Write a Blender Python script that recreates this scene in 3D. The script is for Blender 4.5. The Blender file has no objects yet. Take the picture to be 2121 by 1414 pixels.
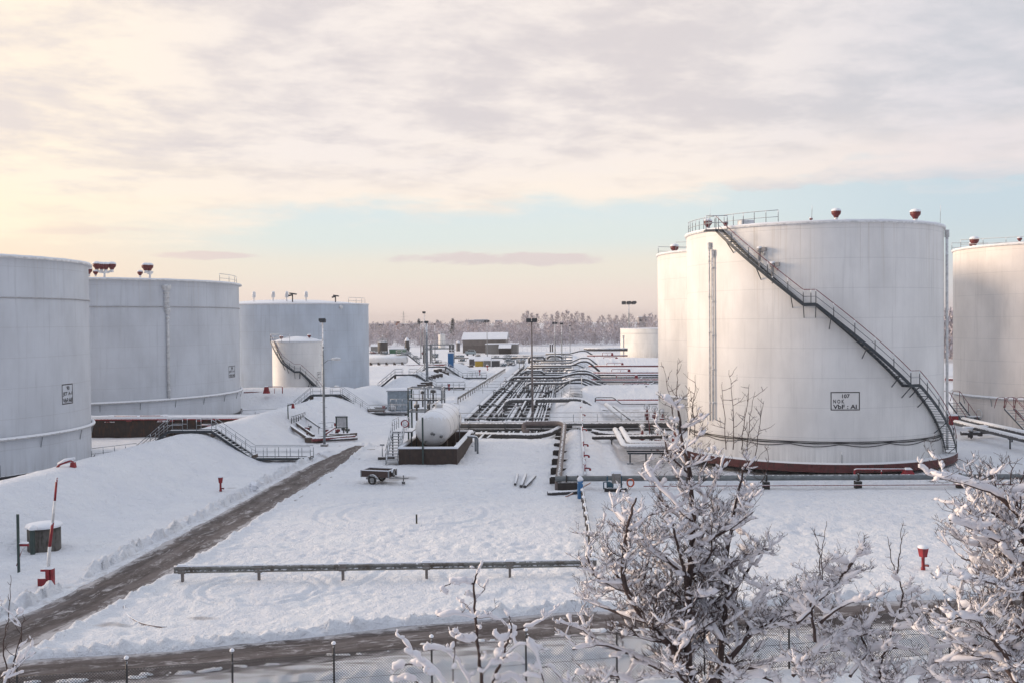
import bpy, math, random
import numpy as np
from mathutils import Vector, Matrix
R_ = math.radians
PI = math.pi
random.seed(7)
C = bpy.context.scene.collection
SC = bpy.context.scene

# ------------------------------------------------------------------ camera
F = 2000.0; H = 11.5
YAW, PITCH, ROLL = 3.43, 1.117, -0.57
CM = (Matrix.Rotation(R_(YAW), 3, 'Z') @ Matrix.Rotation(R_(90 - PITCH), 3, 'X') @ Matrix.Rotation(R_(ROLL), 3, 'Z'))
CP = Vector((0, 0, H))
cam = bpy.data.cameras.new('camera'); camo = bpy.data.objects.new('camera', cam); C.objects.link(camo)
camo.matrix_world = Matrix.Translation(CP) @ CM.to_4x4()
HAZE = .00024
cam.sensor_width = 36; cam.lens = 36 * F / 2121; cam.clip_end = 6000; cam.clip_start = .3
SC.camera = camo

def ray(x, y): return CM @ Vector(((x - 1060.5) / F, -(y - 707) / F, -1))
def G(x, y, h=0.0):                 # world point at height h seen at photo pixel x, y
    d = ray(x, y); t = (h - H) / d.z; return CP + d * t
def P(x, y, z):                     # world point at depth z
    return CP + ray(x, y) * z
def PY(x, y, Y):                    # world point on the plane Y = const
    d = ray(x, y); return CP + d * (Y / d.y)
def W(xc, z):                       # camera-relative ground offset to world
    a = R_(YAW); return Vector((xc * math.cos(a) - z * math.sin(a), xc * math.sin(a) + z * math.cos(a), 0))
def azw(az, D):                     # point at azimuth az (degrees right of the view axis), range D
    return W(D * math.sin(R_(az)), D * math.cos(R_(az)))

# ------------------------------------------------------------------ noise
def hash2(ix, iy, s=0):
    n = (ix.astype(np.int64) * 374761393 + iy.astype(np.int64) * 668265263 + s * 1442695041) & 0xffffffff
    n = ((n ^ (n >> 13)) * 1274126177) & 0xffffffff
    return ((n ^ (n >> 16)) & 0xffff) / 65535.0
def vnoise(x, y, s=0):
    ix = np.floor(x); iy = np.floor(y); fx = x - ix; fy = y - iy
    fx = fx * fx * (3 - 2 * fx); fy = fy * fy * (3 - 2 * fy)
    a = hash2(ix, iy, s); b = hash2(ix + 1, iy, s); c = hash2(ix, iy + 1, s); d = hash2(ix + 1, iy + 1, s)
    return (a * (1 - fx) + b * fx) * (1 - fy) + (c * (1 - fx) + d * fx) * fy
def fbm(x, y, o=4, s=0):
    v = 0; a = .5
    for i in range(o):
        v = v + a * vnoise(x, y, s + i); x = x * 2.03 + 7.1; y = y * 2.03 + 3.3; a *= .5
    return v

# ------------------------------------------------------------------ materials
def nd(nt, t, **k):
    n = nt.nodes.new(t)
    for a, b in k.items(): setattr(n, a, b)
    return n
def math_(nt, op, a, b=None, c=None, clamp=False):
    n = nd(nt, 'ShaderNodeMath', operation=op, use_clamp=clamp)
    for i, v in enumerate((a, b, c)):
        if v is None: continue
        if isinstance(v, (int, float)): n.inputs[i].default_value = v
        else: nt.links.new(v, n.inputs[i])
    return n.outputs[0]
def maprange(nt, v, a, b, c=0., d=1., smooth=True):
    n = nd(nt, 'ShaderNodeMapRange', clamp=True)
    if smooth: n.interpolation_type = 'SMOOTHSTEP'
    nt.links.new(v, n.inputs[0])
    for i, q in enumerate((a, b, c, d)): n.inputs[i + 1].default_value = q
    return n.outputs[0]
def mixc(nt, f, a, b, mode='MIX'):
    n = nd(nt, 'ShaderNodeMix', data_type='RGBA', blend_type=mode)
    for i, v in ((0, f), (6, a), (7, b)):
        if isinstance(v, (int, float)): n.inputs[i].default_value = v
        elif isinstance(v, tuple): n.inputs[i].default_value = (v + (1,))[:4]
        else: nt.links.new(v, n.inputs[i])
    return n.outputs[2]
def noise(nt, vec, scale, detail=3, rough=.5, dist=0):
    n = nd(nt, 'ShaderNodeTexNoise'); n.inputs['Scale'].default_value = scale
    n.inputs['Detail'].default_value = detail; n.inputs['Roughness'].default_value = rough; n.inputs['Distortion'].default_value = dist
    if vec is not None: nt.links.new(vec, n.inputs['Vector'])
    return n.outputs['Fac']
def vscale(nt, vec, s):
    n = nd(nt, 'ShaderNodeVectorMath', operation='MULTIPLY'); nt.links.new(vec, n.inputs[0]); n.inputs[1].default_value = s
    return n.outputs[0]
def newmat(name):
    m = bpy.data.materials.new(name); m.use_nodes = True; nt = m.node_tree
    return m, nt, nt.nodes['Principled BSDF']
SNOWC = (.83, .845, .875)
MATS = {}
def mat(name, col, rough=.6, metal=0., snow=.45, var=.18, nscale=3., rust=None, rustamt=.62):
    """painted / metal surface with soft colour variation; snow lies where the surface faces up"""
    if name in MATS: return MATS[name]
    m, nt, bs = newmat(name)
    tc = nd(nt, 'ShaderNodeTexCoord'); ob = tc.outputs['Object']
    n1 = noise(nt, ob, nscale, 5, .6)
    c = mixc(nt, maprange(nt, n1, .3, .7), tuple(v * (1 - var) for v in col), tuple(min(1, v * (1 + var)) for v in col))
    if rust:
        n3 = noise(nt, vscale(nt, ob, (1, 1, .25)), nscale * 1.7, 5, .65)
        c = mixc(nt, maprange(nt, n3, rustamt, rustamt + .12), c, rust)
    rsock = None
    if snow is not None:
        ge = nd(nt, 'ShaderNodeNewGeometry'); sp = nd(nt, 'ShaderNodeSeparateXYZ'); nt.links.new(ge.outputs['Normal'], sp.inputs[0])
        n2 = noise(nt, ob, 5.5, 4, .6)
        s = math_(nt, 'ADD', sp.outputs[2], math_(nt, 'MULTIPLY', math_(nt, 'SUBTRACT', n2, .5), .9))
        f = maprange(nt, s, snow - .05, snow + .07)
        c = mixc(nt, f, c, SNOWC)
        rsock = maprange(nt, f, 0, 1, rough, .75, False)
        ms = math_(nt, 'MULTIPLY', math_(nt, 'SUBTRACT', 1, f), metal)
        nt.links.new(ms, bs.inputs['Metallic'])
        bp = nd(nt, 'ShaderNodeBump'); bp.inputs['Strength'].default_value = .5; bp.inputs['Distance'].default_value = .02
        nt.links.new(math_(nt, 'ADD', f, n2), bp.inputs['Height']); nt.links.new(bp.outputs[0], bs.inputs['Normal'])
    else:
        bs.inputs['Metallic'].default_value = metal
    nt.links.new(c, bs.inputs['Base Color'])
    if rsock: nt.links.new(rsock, bs.inputs['Roughness'])
    else: bs.inputs['Roughness'].default_value = rough
    MATS[name] = m
    return m

# snow
def snow_mat(name='snow', big=True, bump=.6, tint=None):
    m, nt, bs = newmat(name)
    tc = nd(nt, 'ShaderNodeTexCoord'); ob = tc.outputs['Object']
    n0 = noise(nt, ob, .35, 4, .6)
    c = mixc(nt, maprange(nt, n0, .3, .7), (.79, .81, .86), (.85, .865, .895))
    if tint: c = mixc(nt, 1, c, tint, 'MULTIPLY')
    n1 = noise(nt, vscale(nt, ob, (1, .75, 1)), 2.2, 4, .6, .3); n2 = noise(nt, ob, 7, 4, .7)
    h = math_(nt, 'ADD', math_(nt, 'MULTIPLY', n1, 1.0), math_(nt, 'MULTIPLY', n2, .42))
    if big:   # grass tips and dirt specks showing through the thin snow
        n3 = noise(nt, vscale(nt, ob, (1, .5, 1)), 2.6, 6, .8, .6); n4 = noise(nt, ob, .12, 3, .5)
        sp = maprange(nt, math_(nt, 'ADD', n3, math_(nt, 'MULTIPLY', n4, .25)), .80, .90)
        c = mixc(nt, math_(nt, 'MULTIPLY', sp, .5), c, (.30, .27, .24))
        at = nd(nt, 'ShaderNodeAttribute', attribute_name='slush')
        c = mixc(nt, at.outputs['Fac'], c, (.34, .315, .31))
    bp = nd(nt, 'ShaderNodeBump'); bp.inputs['Strength'].default_value = bump; bp.inputs['Distance'].default_value = .30 if big else .03
    nt.links.new(h, bp.inputs['Height']); nt.links.new(bp.outputs[0], bs.inputs['Normal'])
    nt.links.new(c, bs.inputs['Base Color']); bs.inputs['Roughness'].default_value = .7
    bs.inputs['Specular IOR Level'].default_value = .25
    return m
SNOW_G = snow_mat('snow_ground', bump=.9); SNOW = snow_mat('snow', big=False, bump=.4)
SNOW_T = snow_mat('shaded_twig_snow', big=False, bump=.5, tint=(.93, .89, .885))  # tint darkens and warms the snow, putting the trees' shaded side into its colour

def tank_mat(name, base, R, seam=2.4, dirt=.5, warm=(.52, .46, .38)):
    m, nt, bs = newmat(name)
    tc = nd(nt, 'ShaderNodeTexCoord'); sp = nd(nt, 'ShaderNodeSeparateXYZ'); nt.links.new(tc.outputs['Object'], sp.inputs[0])
    th = math_(nt, 'MULTIPLY', math_(nt, 'ARCTAN2', sp.outputs[1], sp.outputs[0]), R); z = sp.outputs[2]
    cb = nd(nt, 'ShaderNodeCombineXYZ'); nt.links.new(th, cb.inputs[0]); nt.links.new(z, cb.inputs[1]); uv = cb.outputs[0]
    st = noise(nt, vscale(nt, uv, (1.6, .07, 1)), 1.6, 5, .65)
    st2 = noise(nt, vscale(nt, uv, (.5, .25, 1)), .6, 4, .6)
    st3 = noise(nt, vscale(nt, uv, (3.2, .03, 1)), 1.2, 3, .6)
    c = mixc(nt, maprange(nt, st2, .3, .72), tuple(v * 1.04 for v in base), tuple(v * .87 for v in base))
    c = mixc(nt, math_(nt, 'MULTIPLY', maprange(nt, st, .5, .78), dirt), c, tuple(v * .66 for v in base))
    # rust coloured runs from the rim
    top = maprange(nt, z, 7, 18, 0, 1)
    c = mixc(nt, math_(nt, 'MULTIPLY', math_(nt, 'MULTIPLY', maprange(nt, st3, .56, .72), top), .42), c, warm)
    low = maprange(nt, z, 0, 2.4, 1, 0)
    c = mixc(nt, math_(nt, 'MULTIPLY', math_(nt, 'MULTIPLY', low, maprange(nt, st, .35, .6)), .35), c, (.35, .34, .33))
    fr = math_(nt, 'ABSOLUTE', math_(nt, 'SUBTRACT', math_(nt, 'FRACT', math_(nt, 'DIVIDE', z, seam)), .5))
    ln = maprange(nt, fr, .485, .492)
    row = math_(nt, 'FLOOR', math_(nt, 'ADD', math_(nt, 'DIVIDE', z, seam), .5))
    vf = math_(nt, 'ABSOLUTE', math_(nt, 'SUBTRACT', math_(nt, 'FRACT', math_(nt, 'ADD', math_(nt, 'DIVIDE', th, 8.), math_(nt, 'MULTIPLY', row, .37))), .5))
    lv = maprange(nt, vf, .4965, .498)
    l = math_(nt, 'MAXIMUM', math_(nt, 'MULTIPLY', ln, math_(nt, 'ADD', .35, st2)), math_(nt, 'MULTIPLY', lv, .45))
    c = mixc(nt, math_(nt, 'MULTIPLY', l, .26), c, (.33, .33, .34))
    nt.links.new(c, bs.inputs['Base Color']); bs.inputs['Roughness'].default_value = .5
    bs.inputs['Specular IOR Level'].default_value = .3
    bn = noise(nt, vscale(nt, uv, (.35, .6, 1)), .8, 2, .5)
    bp = nd(nt, 'ShaderNodeBump'); bp.inputs['Strength'].default_value = .35; bp.inputs['Distance'].default_value = .12
    nt.links.new(math_(nt, 'ADD', bn, math_(nt, 'MULTIPLY', l, -.12)), bp.inputs['Height']); nt.links.new(bp.outputs[0], bs.inputs['Normal'])
    return m

def road_mat():
    m, nt, bs = newmat('wet_asphalt')
    tc = nd(nt, 'ShaderNodeTexCoord'); ob = tc.outputs['Object']
    uv = nd(nt, 'ShaderNodeUVMap'); u = vscale(nt, uv.outputs[0], (1, .12, 1))
    n1 = noise(nt, u, .9, 6, .7, .5); n2 = noise(nt, ob, 1.4, 6, .75, .8); n3 = noise(nt, ob, 30, 3, .6)
    n5 = noise(nt, vscale(nt, uv.outputs[0], (1.4, .5, 1)), 1.3, 6, .8, 1.2)
    c = mixc(nt, n3, (.042, .034, .033), (.085, .070, .068))
    c = mixc(nt, maprange(nt, n1, .42, .62), c, (.14, .12, .117))
    su = nd(nt, 'ShaderNodeSeparateXYZ'); nt.links.new(uv.outputs[0], su.inputs[0])
    edge = math_(nt, 'ABSOLUTE', su.outputs[0])
    thin = math_(nt, 'ADD', math_(nt, 'MULTIPLY', n5, .7), math_(nt, 'MULTIPLY', n2, .3))
    thr = math_(nt, 'ADD', math_(nt, 'ADD', thin, math_(nt, 'MULTIPLY', edge, .085)), math_(nt, 'MULTIPLY', math_(nt, 'COSINE', math_(nt, 'MULTIPLY', su.outputs[0], 4.2)), .045))
    f = maprange(nt, thr, .54, .69)
    c = mixc(nt, math_(nt, 'MULTIPLY', f, .72), c, (.60, .585, .60))
    nt.links.new(c, bs.inputs['Base Color'])
    nt.links.new(maprange(nt, n2, .3, .7, .45, .8), bs.inputs['Roughness']); bs.inputs['Specular IOR Level'].default_value = .2
    bp = nd(nt, 'ShaderNodeBump'); bp.inputs['Strength'].default_value = .5; bp.inputs['Distance'].default_value = .03
    nt.links.new(math_(nt, 'ADD', math_(nt, 'ADD', n1, math_(nt, 'MULTIPLY', f, .8)), math_(nt, 'MULTIPLY', n3, .2)), bp.inputs['Height']); nt.links.new(bp.outputs[0], bs.inputs['Normal'])
    return m

STEEL = mat('galvanised', (.23, .25, .27), .5, .35)
STEELD = mat('dark_steel', (.035, .045, .055), .5, .2)
GREEN = mat('dark_green_post', (.03, .055, .05), .5, snow=.7)
PIPE = mat('grey_pipe', (.085, .09, .095), .5, snow=.42, rust=(.10, .06, .05))
PIPED = mat('dark_pipe', (.045, .043, .046), .5, snow=.40, rust=(.10, .06, .05))
PIPEC = mat('corridor_pipe', (.045, .043, .046), .5, snow=.22, rust=(.09, .055, .045))
PIPEB = mat('brown_pipe', (.14, .115, .11), .6, snow=.97)
PIPEG = mat('bare_grey_pipe', (.15, .17, .18), .5, snow=.96)
PIPEW = mat('white_pipe', (.55, .55, .56), .5, snow=.25)
RED = mat('red_paint', (.24, .010, .018), .5, snow=.6, var=.3)
REDV = mat('vent_red', (.13, .016, .016), .5, snow=.7)
REDR = mat('ring_red', (.10, .022, .022), .6, snow=.8, rust=(.05, .02, .02), rustamt=.5)
REDD = mat('dull_red_paint', (.17, .025, .03), .5, snow=.45)
REDW = mat('red_pipe', (.26, .02, .03), .5, snow=.35)
WHT = mat('white_paint', (.70, .70, .70), .5, snow=.6)
CONC = mat('concrete', (.25, .24, .23), .85, snow=.5, rust=(.13, .11, .09))
CONCB = mat('brown_concrete', (.10, .075, .06), .85, snow=.5, rust=(.05, .04, .035), rustamt=.5)
TIMB = mat('dark_timber', (.06, .05, .045), .8, snow=.9)
BARK = mat('bark', (.062, .041, .038), .85, snow=None, var=.3, nscale=20)
BLUE = mat('blue_plastic', (.01, .12, .30), .4, snow=.7)
YEL = mat('yellow_paint', (.45, .30, .02), .5, snow=.6)
GRN = mat('green_paint', (.02, .14, .07), .5, snow=.6)
BLK = mat('black_rubber', (.02, .02, .022), .7, snow=.6)
BLKP = mat('black_paint', (.012, .012, .014), .5, snow=None)
TEAL = mat('teal_paint', (.03, .09, .13), .5, snow=.6)
BRICK = mat('brick', (.28, .10, .055), .85, snow=.8)
GREY = mat('grey_cladding', (.20, .19, .18), .6, snow=.5)
BLUG = mat('blue_grey_cladding', (.30, .36, .41), .5, snow=.5, rust=(.25, .14, .09), rustamt=.7)
DKGL = mat('dark_glass', (.02, .025, .03), .1, snow=None)

# ------------------------------------------------------------------ mesh builder (world coordinates)
class MB:
    def __init__(s): s.v = []; s.f = []; s.sm = []
    def add(s, vs, fs, smooth=False):
        o = len(s.v); s.v += [tuple(v) for v in vs]; s.f += [tuple(i + o for i in f) for f in fs]; s.sm += [smooth] * len(fs); return s
    def box(s, c, d, rz=0, rx=0, ry=0, taper=1.):
        c = Vector(c); hx, hy, hz = d[0] / 2, d[1] / 2, d[2] / 2
        Q = Matrix.Rotation(rz, 3, 'Z') @ Matrix.Rotation(ry, 3, 'Y') @ Matrix.Rotation(rx, 3, 'X')
        vs = []
        for sz in (-1, 1):
            k = taper if sz > 0 else 1
            for sx, sy in ((-1, -1), (1, -1), (1, 1), (-1, 1)): vs.append(c + Q @ Vector((sx * hx * k, sy * hy * k, sz * hz)))
        return s.add(vs, [(3, 2, 1, 0), (4, 5, 6, 7), (0, 1, 5, 4), (1, 2, 6, 5), (2, 3, 7, 6), (3, 0, 4, 7)])
    def bar(s, a, b, w, h=None):    # box beam from a to b
        a = Vector(a); b = Vector(b); h = h or w; d = (b - a)
        if d.length < 1e-6: return s
        d.normalize(); up = Vector((0, 0, 1)) if abs(d.z) < .95 else Vector((0, 1, 0))
        x = d.cross(up).normalized(); y = x.cross(d).normalized(); vs = []
        for p in (a, b):
            for i, j in ((-1, -1), (1, -1), (1, 1), (-1, 1)): vs.append(p + x * i * w / 2 + y * j * h / 2)
        return s.add(vs, [(0, 1, 2, 3), (7, 6, 5, 4), (0, 4, 5, 1), (1, 5, 6, 2), (2, 6, 7, 3), (3, 7, 4, 0)])
    def tube(s, pts, r, n=8, cap=True):
        pts = [Vector(p) for p in pts]; m = len(pts)
        if m < 2: return s
        rs = r if isinstance(r, (list, tuple)) else [r] * m
        t0 = (pts[1] - pts[0]).normalized(); up = Vector((0, 0, 1)) if abs(t0.z) < .9 else Vector((1, 0, 0))
        x = t0.cross(up).normalized(); vs = []
        for i in range(m):
            if i == 0: t = t0
            elif i == m - 1: t = (pts[i] - pts[i - 1])
            else: t = (pts[i + 1] - pts[i]).normalized() + (pts[i] - pts[i - 1]).normalized()
            if t.length < 1e-6: t = pts[min(i + 1, m - 1)] - pts[i - 1]
            t = t.normalized(); x = (x - t * x.dot(t)).normalized(); y = t.cross(x)
            for k in range(n):
                a = 2 * PI * k / n; vs.append(pts[i] + (x * math.cos(a) + y * math.sin(a)) * rs[i])
        fs = [(i * n + k, i * n + (k + 1) % n, (i + 1) * n + (k + 1) % n, (i + 1) * n + k) for i in range(m - 1) for k in range(n)]
        s.add(vs, fs, True)
        if cap:
            o = len(s.v) - len(vs); s.f += [tuple(o + k for k in reversed(range(n))), tuple(o + (m - 1) * n + k for k in range(n))]; s.sm += [False, False]
        return s
    def lathe(s, c, prof, n=24, axis='Z', smooth=True, a0=0, a1=2 * PI):
        c = Vector(c); vs = []; closed = abs(a1 - a0 - 2 * PI) < 1e-6; nn = n if closed else n + 1
        for (r, z) in prof:
            for k in range(nn):
                a = a0 + (a1 - a0) * k / n; p = Vector((r * math.cos(a), r * math.sin(a), z))
                if axis == 'Y': p = Vector((p.x, p.z, -p.y))
                if axis == 'X': p = Vector((p.z, p.x, p.y))
                vs.append(c + p)
        fs = []
        for i in range(len(prof) - 1):
            for k in range(n):
                k2 = (k + 1) % n if closed else k + 1
                fs.append((i * nn + k, i * nn + k2, (i + 1) * nn + k2, (i + 1) * nn + k))
        return s.add(vs, fs, smooth)
    def prism(s, poly, z0, z1):
        n = len(poly); vs = [(p[0], p[1], z0) for p in poly] + [(p[0], p[1], z1) for p in poly]
        return s.add(vs, [tuple(reversed(range(n))), tuple(range(n, 2 * n))] + [(i, (i + 1) % n, n + (i + 1) % n, n + i) for i in range(n)])
    def build(s, name, m, parent=None, origin=None, label=None, cat=None, group=None, kind=None):
        o = Vector(parent['o_']) if parent is not None else Vector(origin or (0, 0, 0))
        me = bpy.data.meshes.new(name); arr = np.array(s.v, dtype=float).reshape(-1, 3) - np.array(o)
        me.from_pydata(arr.tolist(), [], s.f)
        me.polygons.foreach_set('use_smooth', s.sm)
        me.materials.append(m); me.update()
        ob = bpy.data.objects.new(name, me); C.objects.link(ob)
        if parent is not None: ob.parent = parent; ob['o_'] = tuple(o)
        else: ob.location = o; ob['o_'] = tuple(o)
        tag(ob, label, cat, group, kind)
        return ob
def tag(o, label=None, cat=None, group=None, kind=None):
    for k, v in (('label', label), ('category', cat), ('group', group), ('kind', kind)):
        if v: o[k] = v
    return o
def T(name, label, cat, loc, group=None):
    o = bpy.data.objects.new(name, None); C.objects.link(o); o.empty_display_size = .2
    o.location = Vector(loc); o['o_'] = tuple(loc); tag(o, label, cat, group); return o
def kids(o): return list(o.children)
def dup(root, loc, label=None, rz=0, group=None, scale=None, parent=None):
    def rec(o, par):
        c = o.copy(); C.objects.link(c)
        if par: c.parent = par
        for k in tree_of[o.name]: rec(k, c)
        return c
    tree_of = {}
    def walk(o):
        tree_of[o.name] = kids(o)
        for k in tree_of[o.name]: walk(k)
    walk(root)
    r = rec(root, parent); r.location = Vector(loc); r.rotation_euler = (0, 0, rz)
    if scale: r.scale = (scale,) * 3 if isinstance(scale, (int, float)) else scale
    if label: r['label'] = label
    if group: r['group'] = group; root['group'] = group
    return r
def fillet(pts, rad, k=4):
    pts = [Vector(p) for p in pts]; out = [pts[0]]
    for i in range(1, len(pts) - 1):
        a, b, c = pts[i - 1], pts[i], pts[i + 1]; d1 = (a - b); d2 = (c - b)
        q = min(rad, d1.length * .45, d2.length * .45); p1 = b + d1.normalized() * q; p2 = b + d2.normalized() * q
        for j in range(k + 1):
            t = j / k; out.append(p1 * (1 - t) ** 2 + b * 2 * t * (1 - t) + p2 * t * t)
    out.append(pts[-1]); return out
def railing(mb, pts, h=1.05, sp=1.4, r=.025, mid=True, n=5, toe=False):
    pts = [Vector(p) for p in pts]; up = Vector((0, 0, h))
    mb.tube([p + up for p in pts], r, n)
    if mid: mb.tube([p + up * .52 for p in pts], r * .8, n)
    for i in range(len(pts) - 1):
        L = (pts[i + 1] - pts[i]).length; k = max(1, round(L / sp))
        for j in range(k + (1 if i == len(pts) - 2 else 0)):
            p = pts[i].lerp(pts[i + 1], j / k); mb.tube([p, p + up], r, n)

# ------------------------------------------------------------------ terrain
def bump(t): return np.where(np.abs(t) < 1, .5 * (1 + np.cos(PI * np.clip(t, -1, 1))), 0.)
def sst(a, b, x): t = np.clip((x - a) / (b - a), 0, 1); return t * t * (3 - 2 * t)
fbm_=0
RC = [G(-420, 1480), G(-60, 1412), G(60, 1396), G(350, 1376), G(600, 1350), G(830, 1324), G(1180, 1292), G(1500, 1280), G(1800, 1270), G(2121, 1258), G(3000, 1228)]
RC = [(p.x, p.y) for p in RC]
RM = [(-20.0, 90.5), (-20.05, 60), (-20.1, 44), (-20.4, 38), (-21.5, 32), (-24, 25)]
def dpoly(X, Y, pl):
    best = np.full(X.shape, 1e9); side = np.zeros(X.shape); al = np.zeros(X.shape); acc = 0
    for (a, b), (c, d) in zip(pl[:-1], pl[1:]):
        dx, dy = c - a, d - b; L2 = dx * dx + dy * dy; t = np.clip(((X - a) * dx + (Y - b) * dy) / L2, 0, 1)
        q = np.hypot(X - a - t * dx, Y - b - t * dy); m = q < best
        best = np.where(m, q, best); side = np.where(m, np.sign((X - a) * dy - (Y - b) * dx), side); al = np.where(m, acc + t * L2 ** .5, al); acc += L2 ** .5
    return best, side, al
def crestX(Y): return -35.5 + .045 * Y
def terrain(X, Y, detail=True):
    X = np.asarray(X, float); Y = np.asarray(Y, float)
    z = .10 * (fbm(X * .12, Y * .12, 3, 5) - .5)
    # long left berm
    cr = np.clip(2.5 - 2.2 * bump((Y - 152) / 12.) - 1.2 * bump((Y - 193) / 7.), 0, 3) * (1 - sst(216, 232, Y))
    t = (X - crestX(Y)) / (6.2 + .6 * np.sin(Y * .11))
    b = cr * bump(t) ** .85
    notch = np.exp(-((Y - 99.5) / 5.0) ** 4 - ((X + 26.3) / 3.6) ** 4)
    b = b * (1 - .97 * notch)
    z = z + b
    # cross berms on the left: behind the two front tanks, and further off
    z = np.maximum(z, 2.35 * bump(np.clip((Y - 139) / 9., -1, 1)) ** .8 * (1 - sst(-33, -27, X)) * sst(-95, -85, X))
    z = np.maximum(z, 2.4 * bump(np.clip((Y - 208) / 12., -1, 1)) ** .8 * (1 - sst(-30, -22, X)))
    z = np.where((Y > 97.5) & (Y < 101.0) & (X < -33.2), np.maximum(z, 2.0), z)
    # centre ridge
    rh = .72 + .0 * Y - .25 * bump((Y - 101) / 5.) - .1 * sst(112, 130, Y) + .75 * sst(134, 139, Y) + .30 * np.sin(Y * .33) * sst(140, 150, Y)
    z = np.maximum(z, -1 + (1 + rh) * bump(np.where(X < .6, (X - .6) / 3.0, (X - .6) / 4.4)) ** .7 * sst(66.5, 69, Y) * (1 - sst(300, 320, Y)))
    # right cross berms
    for (yc, hw, hh) in ((150, 8.5, 1.7), (205, 10, 1.7), (262, 12, 1.6)):
        z = np.maximum(z, hh * bump(np.clip((Y - yc) / hw, -1, 1)) ** .75 * sst(-.5, 3, X) * (1 - sst(80, 90, X)))
    # low wall of snow below the grey pipeline
    z = np.maximum(z, .42 * bump((Y - 68.6) / 1.1) * sst(.4, 1.2, X))
    # lawn brow falling to the sunken pipe corridor
    brow = 93.5 + 1.3 * np.sin(X * .35)
    cor = sst(brow, brow + 3.5, Y) * sst(-15.2, -12.6, X) * (1 - sst(-2.9, -1.2, X)) * (1 - .9 * sst(255, 275, Y))
    z = z - .95 * cor + .35 * bump((Y - 91) / 9.) * sst(-15, -10, X) * (1 - sst(-2, 0, X))
    z = z - .75 * sst(3.6, 4.6, X) * sst(70.5, 72.5, Y) * (1 - sst(138, 142, Y)) * (1 - sst(8, 60, X))
    # small scale
    z = z + .10 * (fbm(X * .9, Y * .9, 4, 11) - .5) + .11 * (fbm(X * 2.6, Y * 2.2, 3, 17) - .5) * (.35 + 1.1 * vnoise(X * .13, Y * .13, 3)) + .09 * (fbm(X * .35, Y * .5, 3, 23) - .5) + .05
    dm = vnoise(X * 2.1, Y * 1.8, 71); dm2 = vnoise(X * 4.3 + 5, Y * 3.6, 73); rough = (.35 + .9 * sst(.35, .7, vnoise(X * .10, Y * .09, 77))) * (1 - .6 * bump((Y - 58) / 11.) * (X < 1))
    z = z - (.075 * np.clip((dm - .60) * 3.2, 0, 1) + .04 * np.clip((dm2 - .6) * 3, 0, 1)) * rough
    # a line of footprints wandering over the lawn
    for (ax, ay, bx, by) in ((-3.5, 44, -9, 78), (-11, 47, -4, 70), (3, 47, 14, 62), (-25, 48, -27.5, 74)):
        L = math.hypot(bx - ax, by - ay); ux, uy = (bx - ax) / L, (by - ay) / L; sx = (X - ax) * ux + (Y - ay) * uy; sy = -(X - ax) * uy + (Y - ay) * ux + .6 * np.sin(sx * .25)
        st = np.round(sx / .7); z = z - .09 * np.clip(1.3 - ((sx - st * .7) / .2) ** 2 - ((sy - .14 * np.where(st % 2 > 0, 1, -1)) / .12) ** 2, 0, 1) * (sx > 0) * (sx < L)
    slush = np.zeros(X.shape)
    # main ploughed road
    d, sd, al = dpoly(X, Y, RM); hw = 1.35 + .22 * (fbm(Y * .5 + X * 0, X * 0 + 3, 3, 31) - .5) * 2 + .9 * (1 - sst(28, 40, Y)) * (Y < 60)
    hw = hw * (1 - .8 * sst(76, 91, Y) * (.5 + vnoise(X * .8, Y * .6, 79)))
    d2, sd2, al2 = dpoly(X, Y, RC); hw2 = 1.45 + .35 * (fbm(X * .5, X * 0 + 9, 3, 37) - .5)
    e1 = d - hw; e2 = d2 - hw2
    road = np.minimum(e1, e2); base = np.where(d < 8, 0, 0)
    cl = fbm(X * 3.4 + 1.5 * vnoise(X, Y, 43), Y * 3.1, 4, 41); cl2 = fbm(X * 6, Y * 6, 3, 47); cb = np.clip(cl * 1.6 - .55, 0, 1)
    # banks of thrown snow (outside the road edges)
    bl = bump((e1 - .85) / .85) * np.where(sd < 0, .12, .48) * (1 - sst(78, 92, Y)) * (Y > 30)
    bl = np.where(sd < 0, bump((e1 - .35) / .4) * .2 * (Y < 92), bl)
    bc = np.where(sd2 > 0, bump((e2 - 1.9) / 1.1) * .25, bump((e2 - .42) / .5) * .34)
    bank = np.maximum(bl, bc); bank = np.where(road > 0, bank, 0)
    bank = bank * np.clip((np.hypot(X + 23.4, Y - 42.2) - 1.0) / .8, 0, 1)
    flat = sst(0, .14, road)
    packed = np.where((sd2 > 0) & (e2 > 0) & (e2 < .95) & (X > -17), 1., 0.)        # half-cleared strip beside the cross road
    pk1 = np.where((sd > 0) & (e1 > 0) & (e1 < .7) & (Y < 80) & (Y > 33) & (e2 > 0), 1., 0.)
    zz = z + bank * (.25 + 1.5 * cb + .35 * cl2) * np.where(np.abs(X) < 60, 1, .5)
    tread = .02 * np.sin((X * .6 + Y) * 14) * pk1
    zz = np.where(packed + pk1 > 0, .035 + .05 * (cl - .5) + .03 * (cl2 - .5) + tread, zz)
    slush = np.where(packed > 0, np.clip((fbm(X * 1.2, Y * 6, 4, 53) - .44) * 6, 0, .85), slush)
    slush = np.where(pk1 > 0, np.clip((cl2 - .45) * 2, 0, .4), slush)
    zz = np.where(road < 0, -.10 + 0 * z, zz * flat + (-.10) * (1 - flat))
    # lumps fallen on the cross road along the middle
    lump = (np.abs(d2 - .9) < .22) & (sd2 > 0) & (e2 < 0) & (fbm(X * 1.7, Y * 5, 3, 61) > .56)
    zz = np.where(lump, .05, zz)
    # wheel tracks on the snowy road further on
    trk = 0
    for xc in (-21.0, -19.3, -17.6 + 0):
        trk = trk + bump((X - xc - .25 * np.sin(Y * .05)) / .16)
    zz = zz - .055 * trk * sst(84, 92, Y) * (1 - sst(232, 240, Y))
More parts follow.
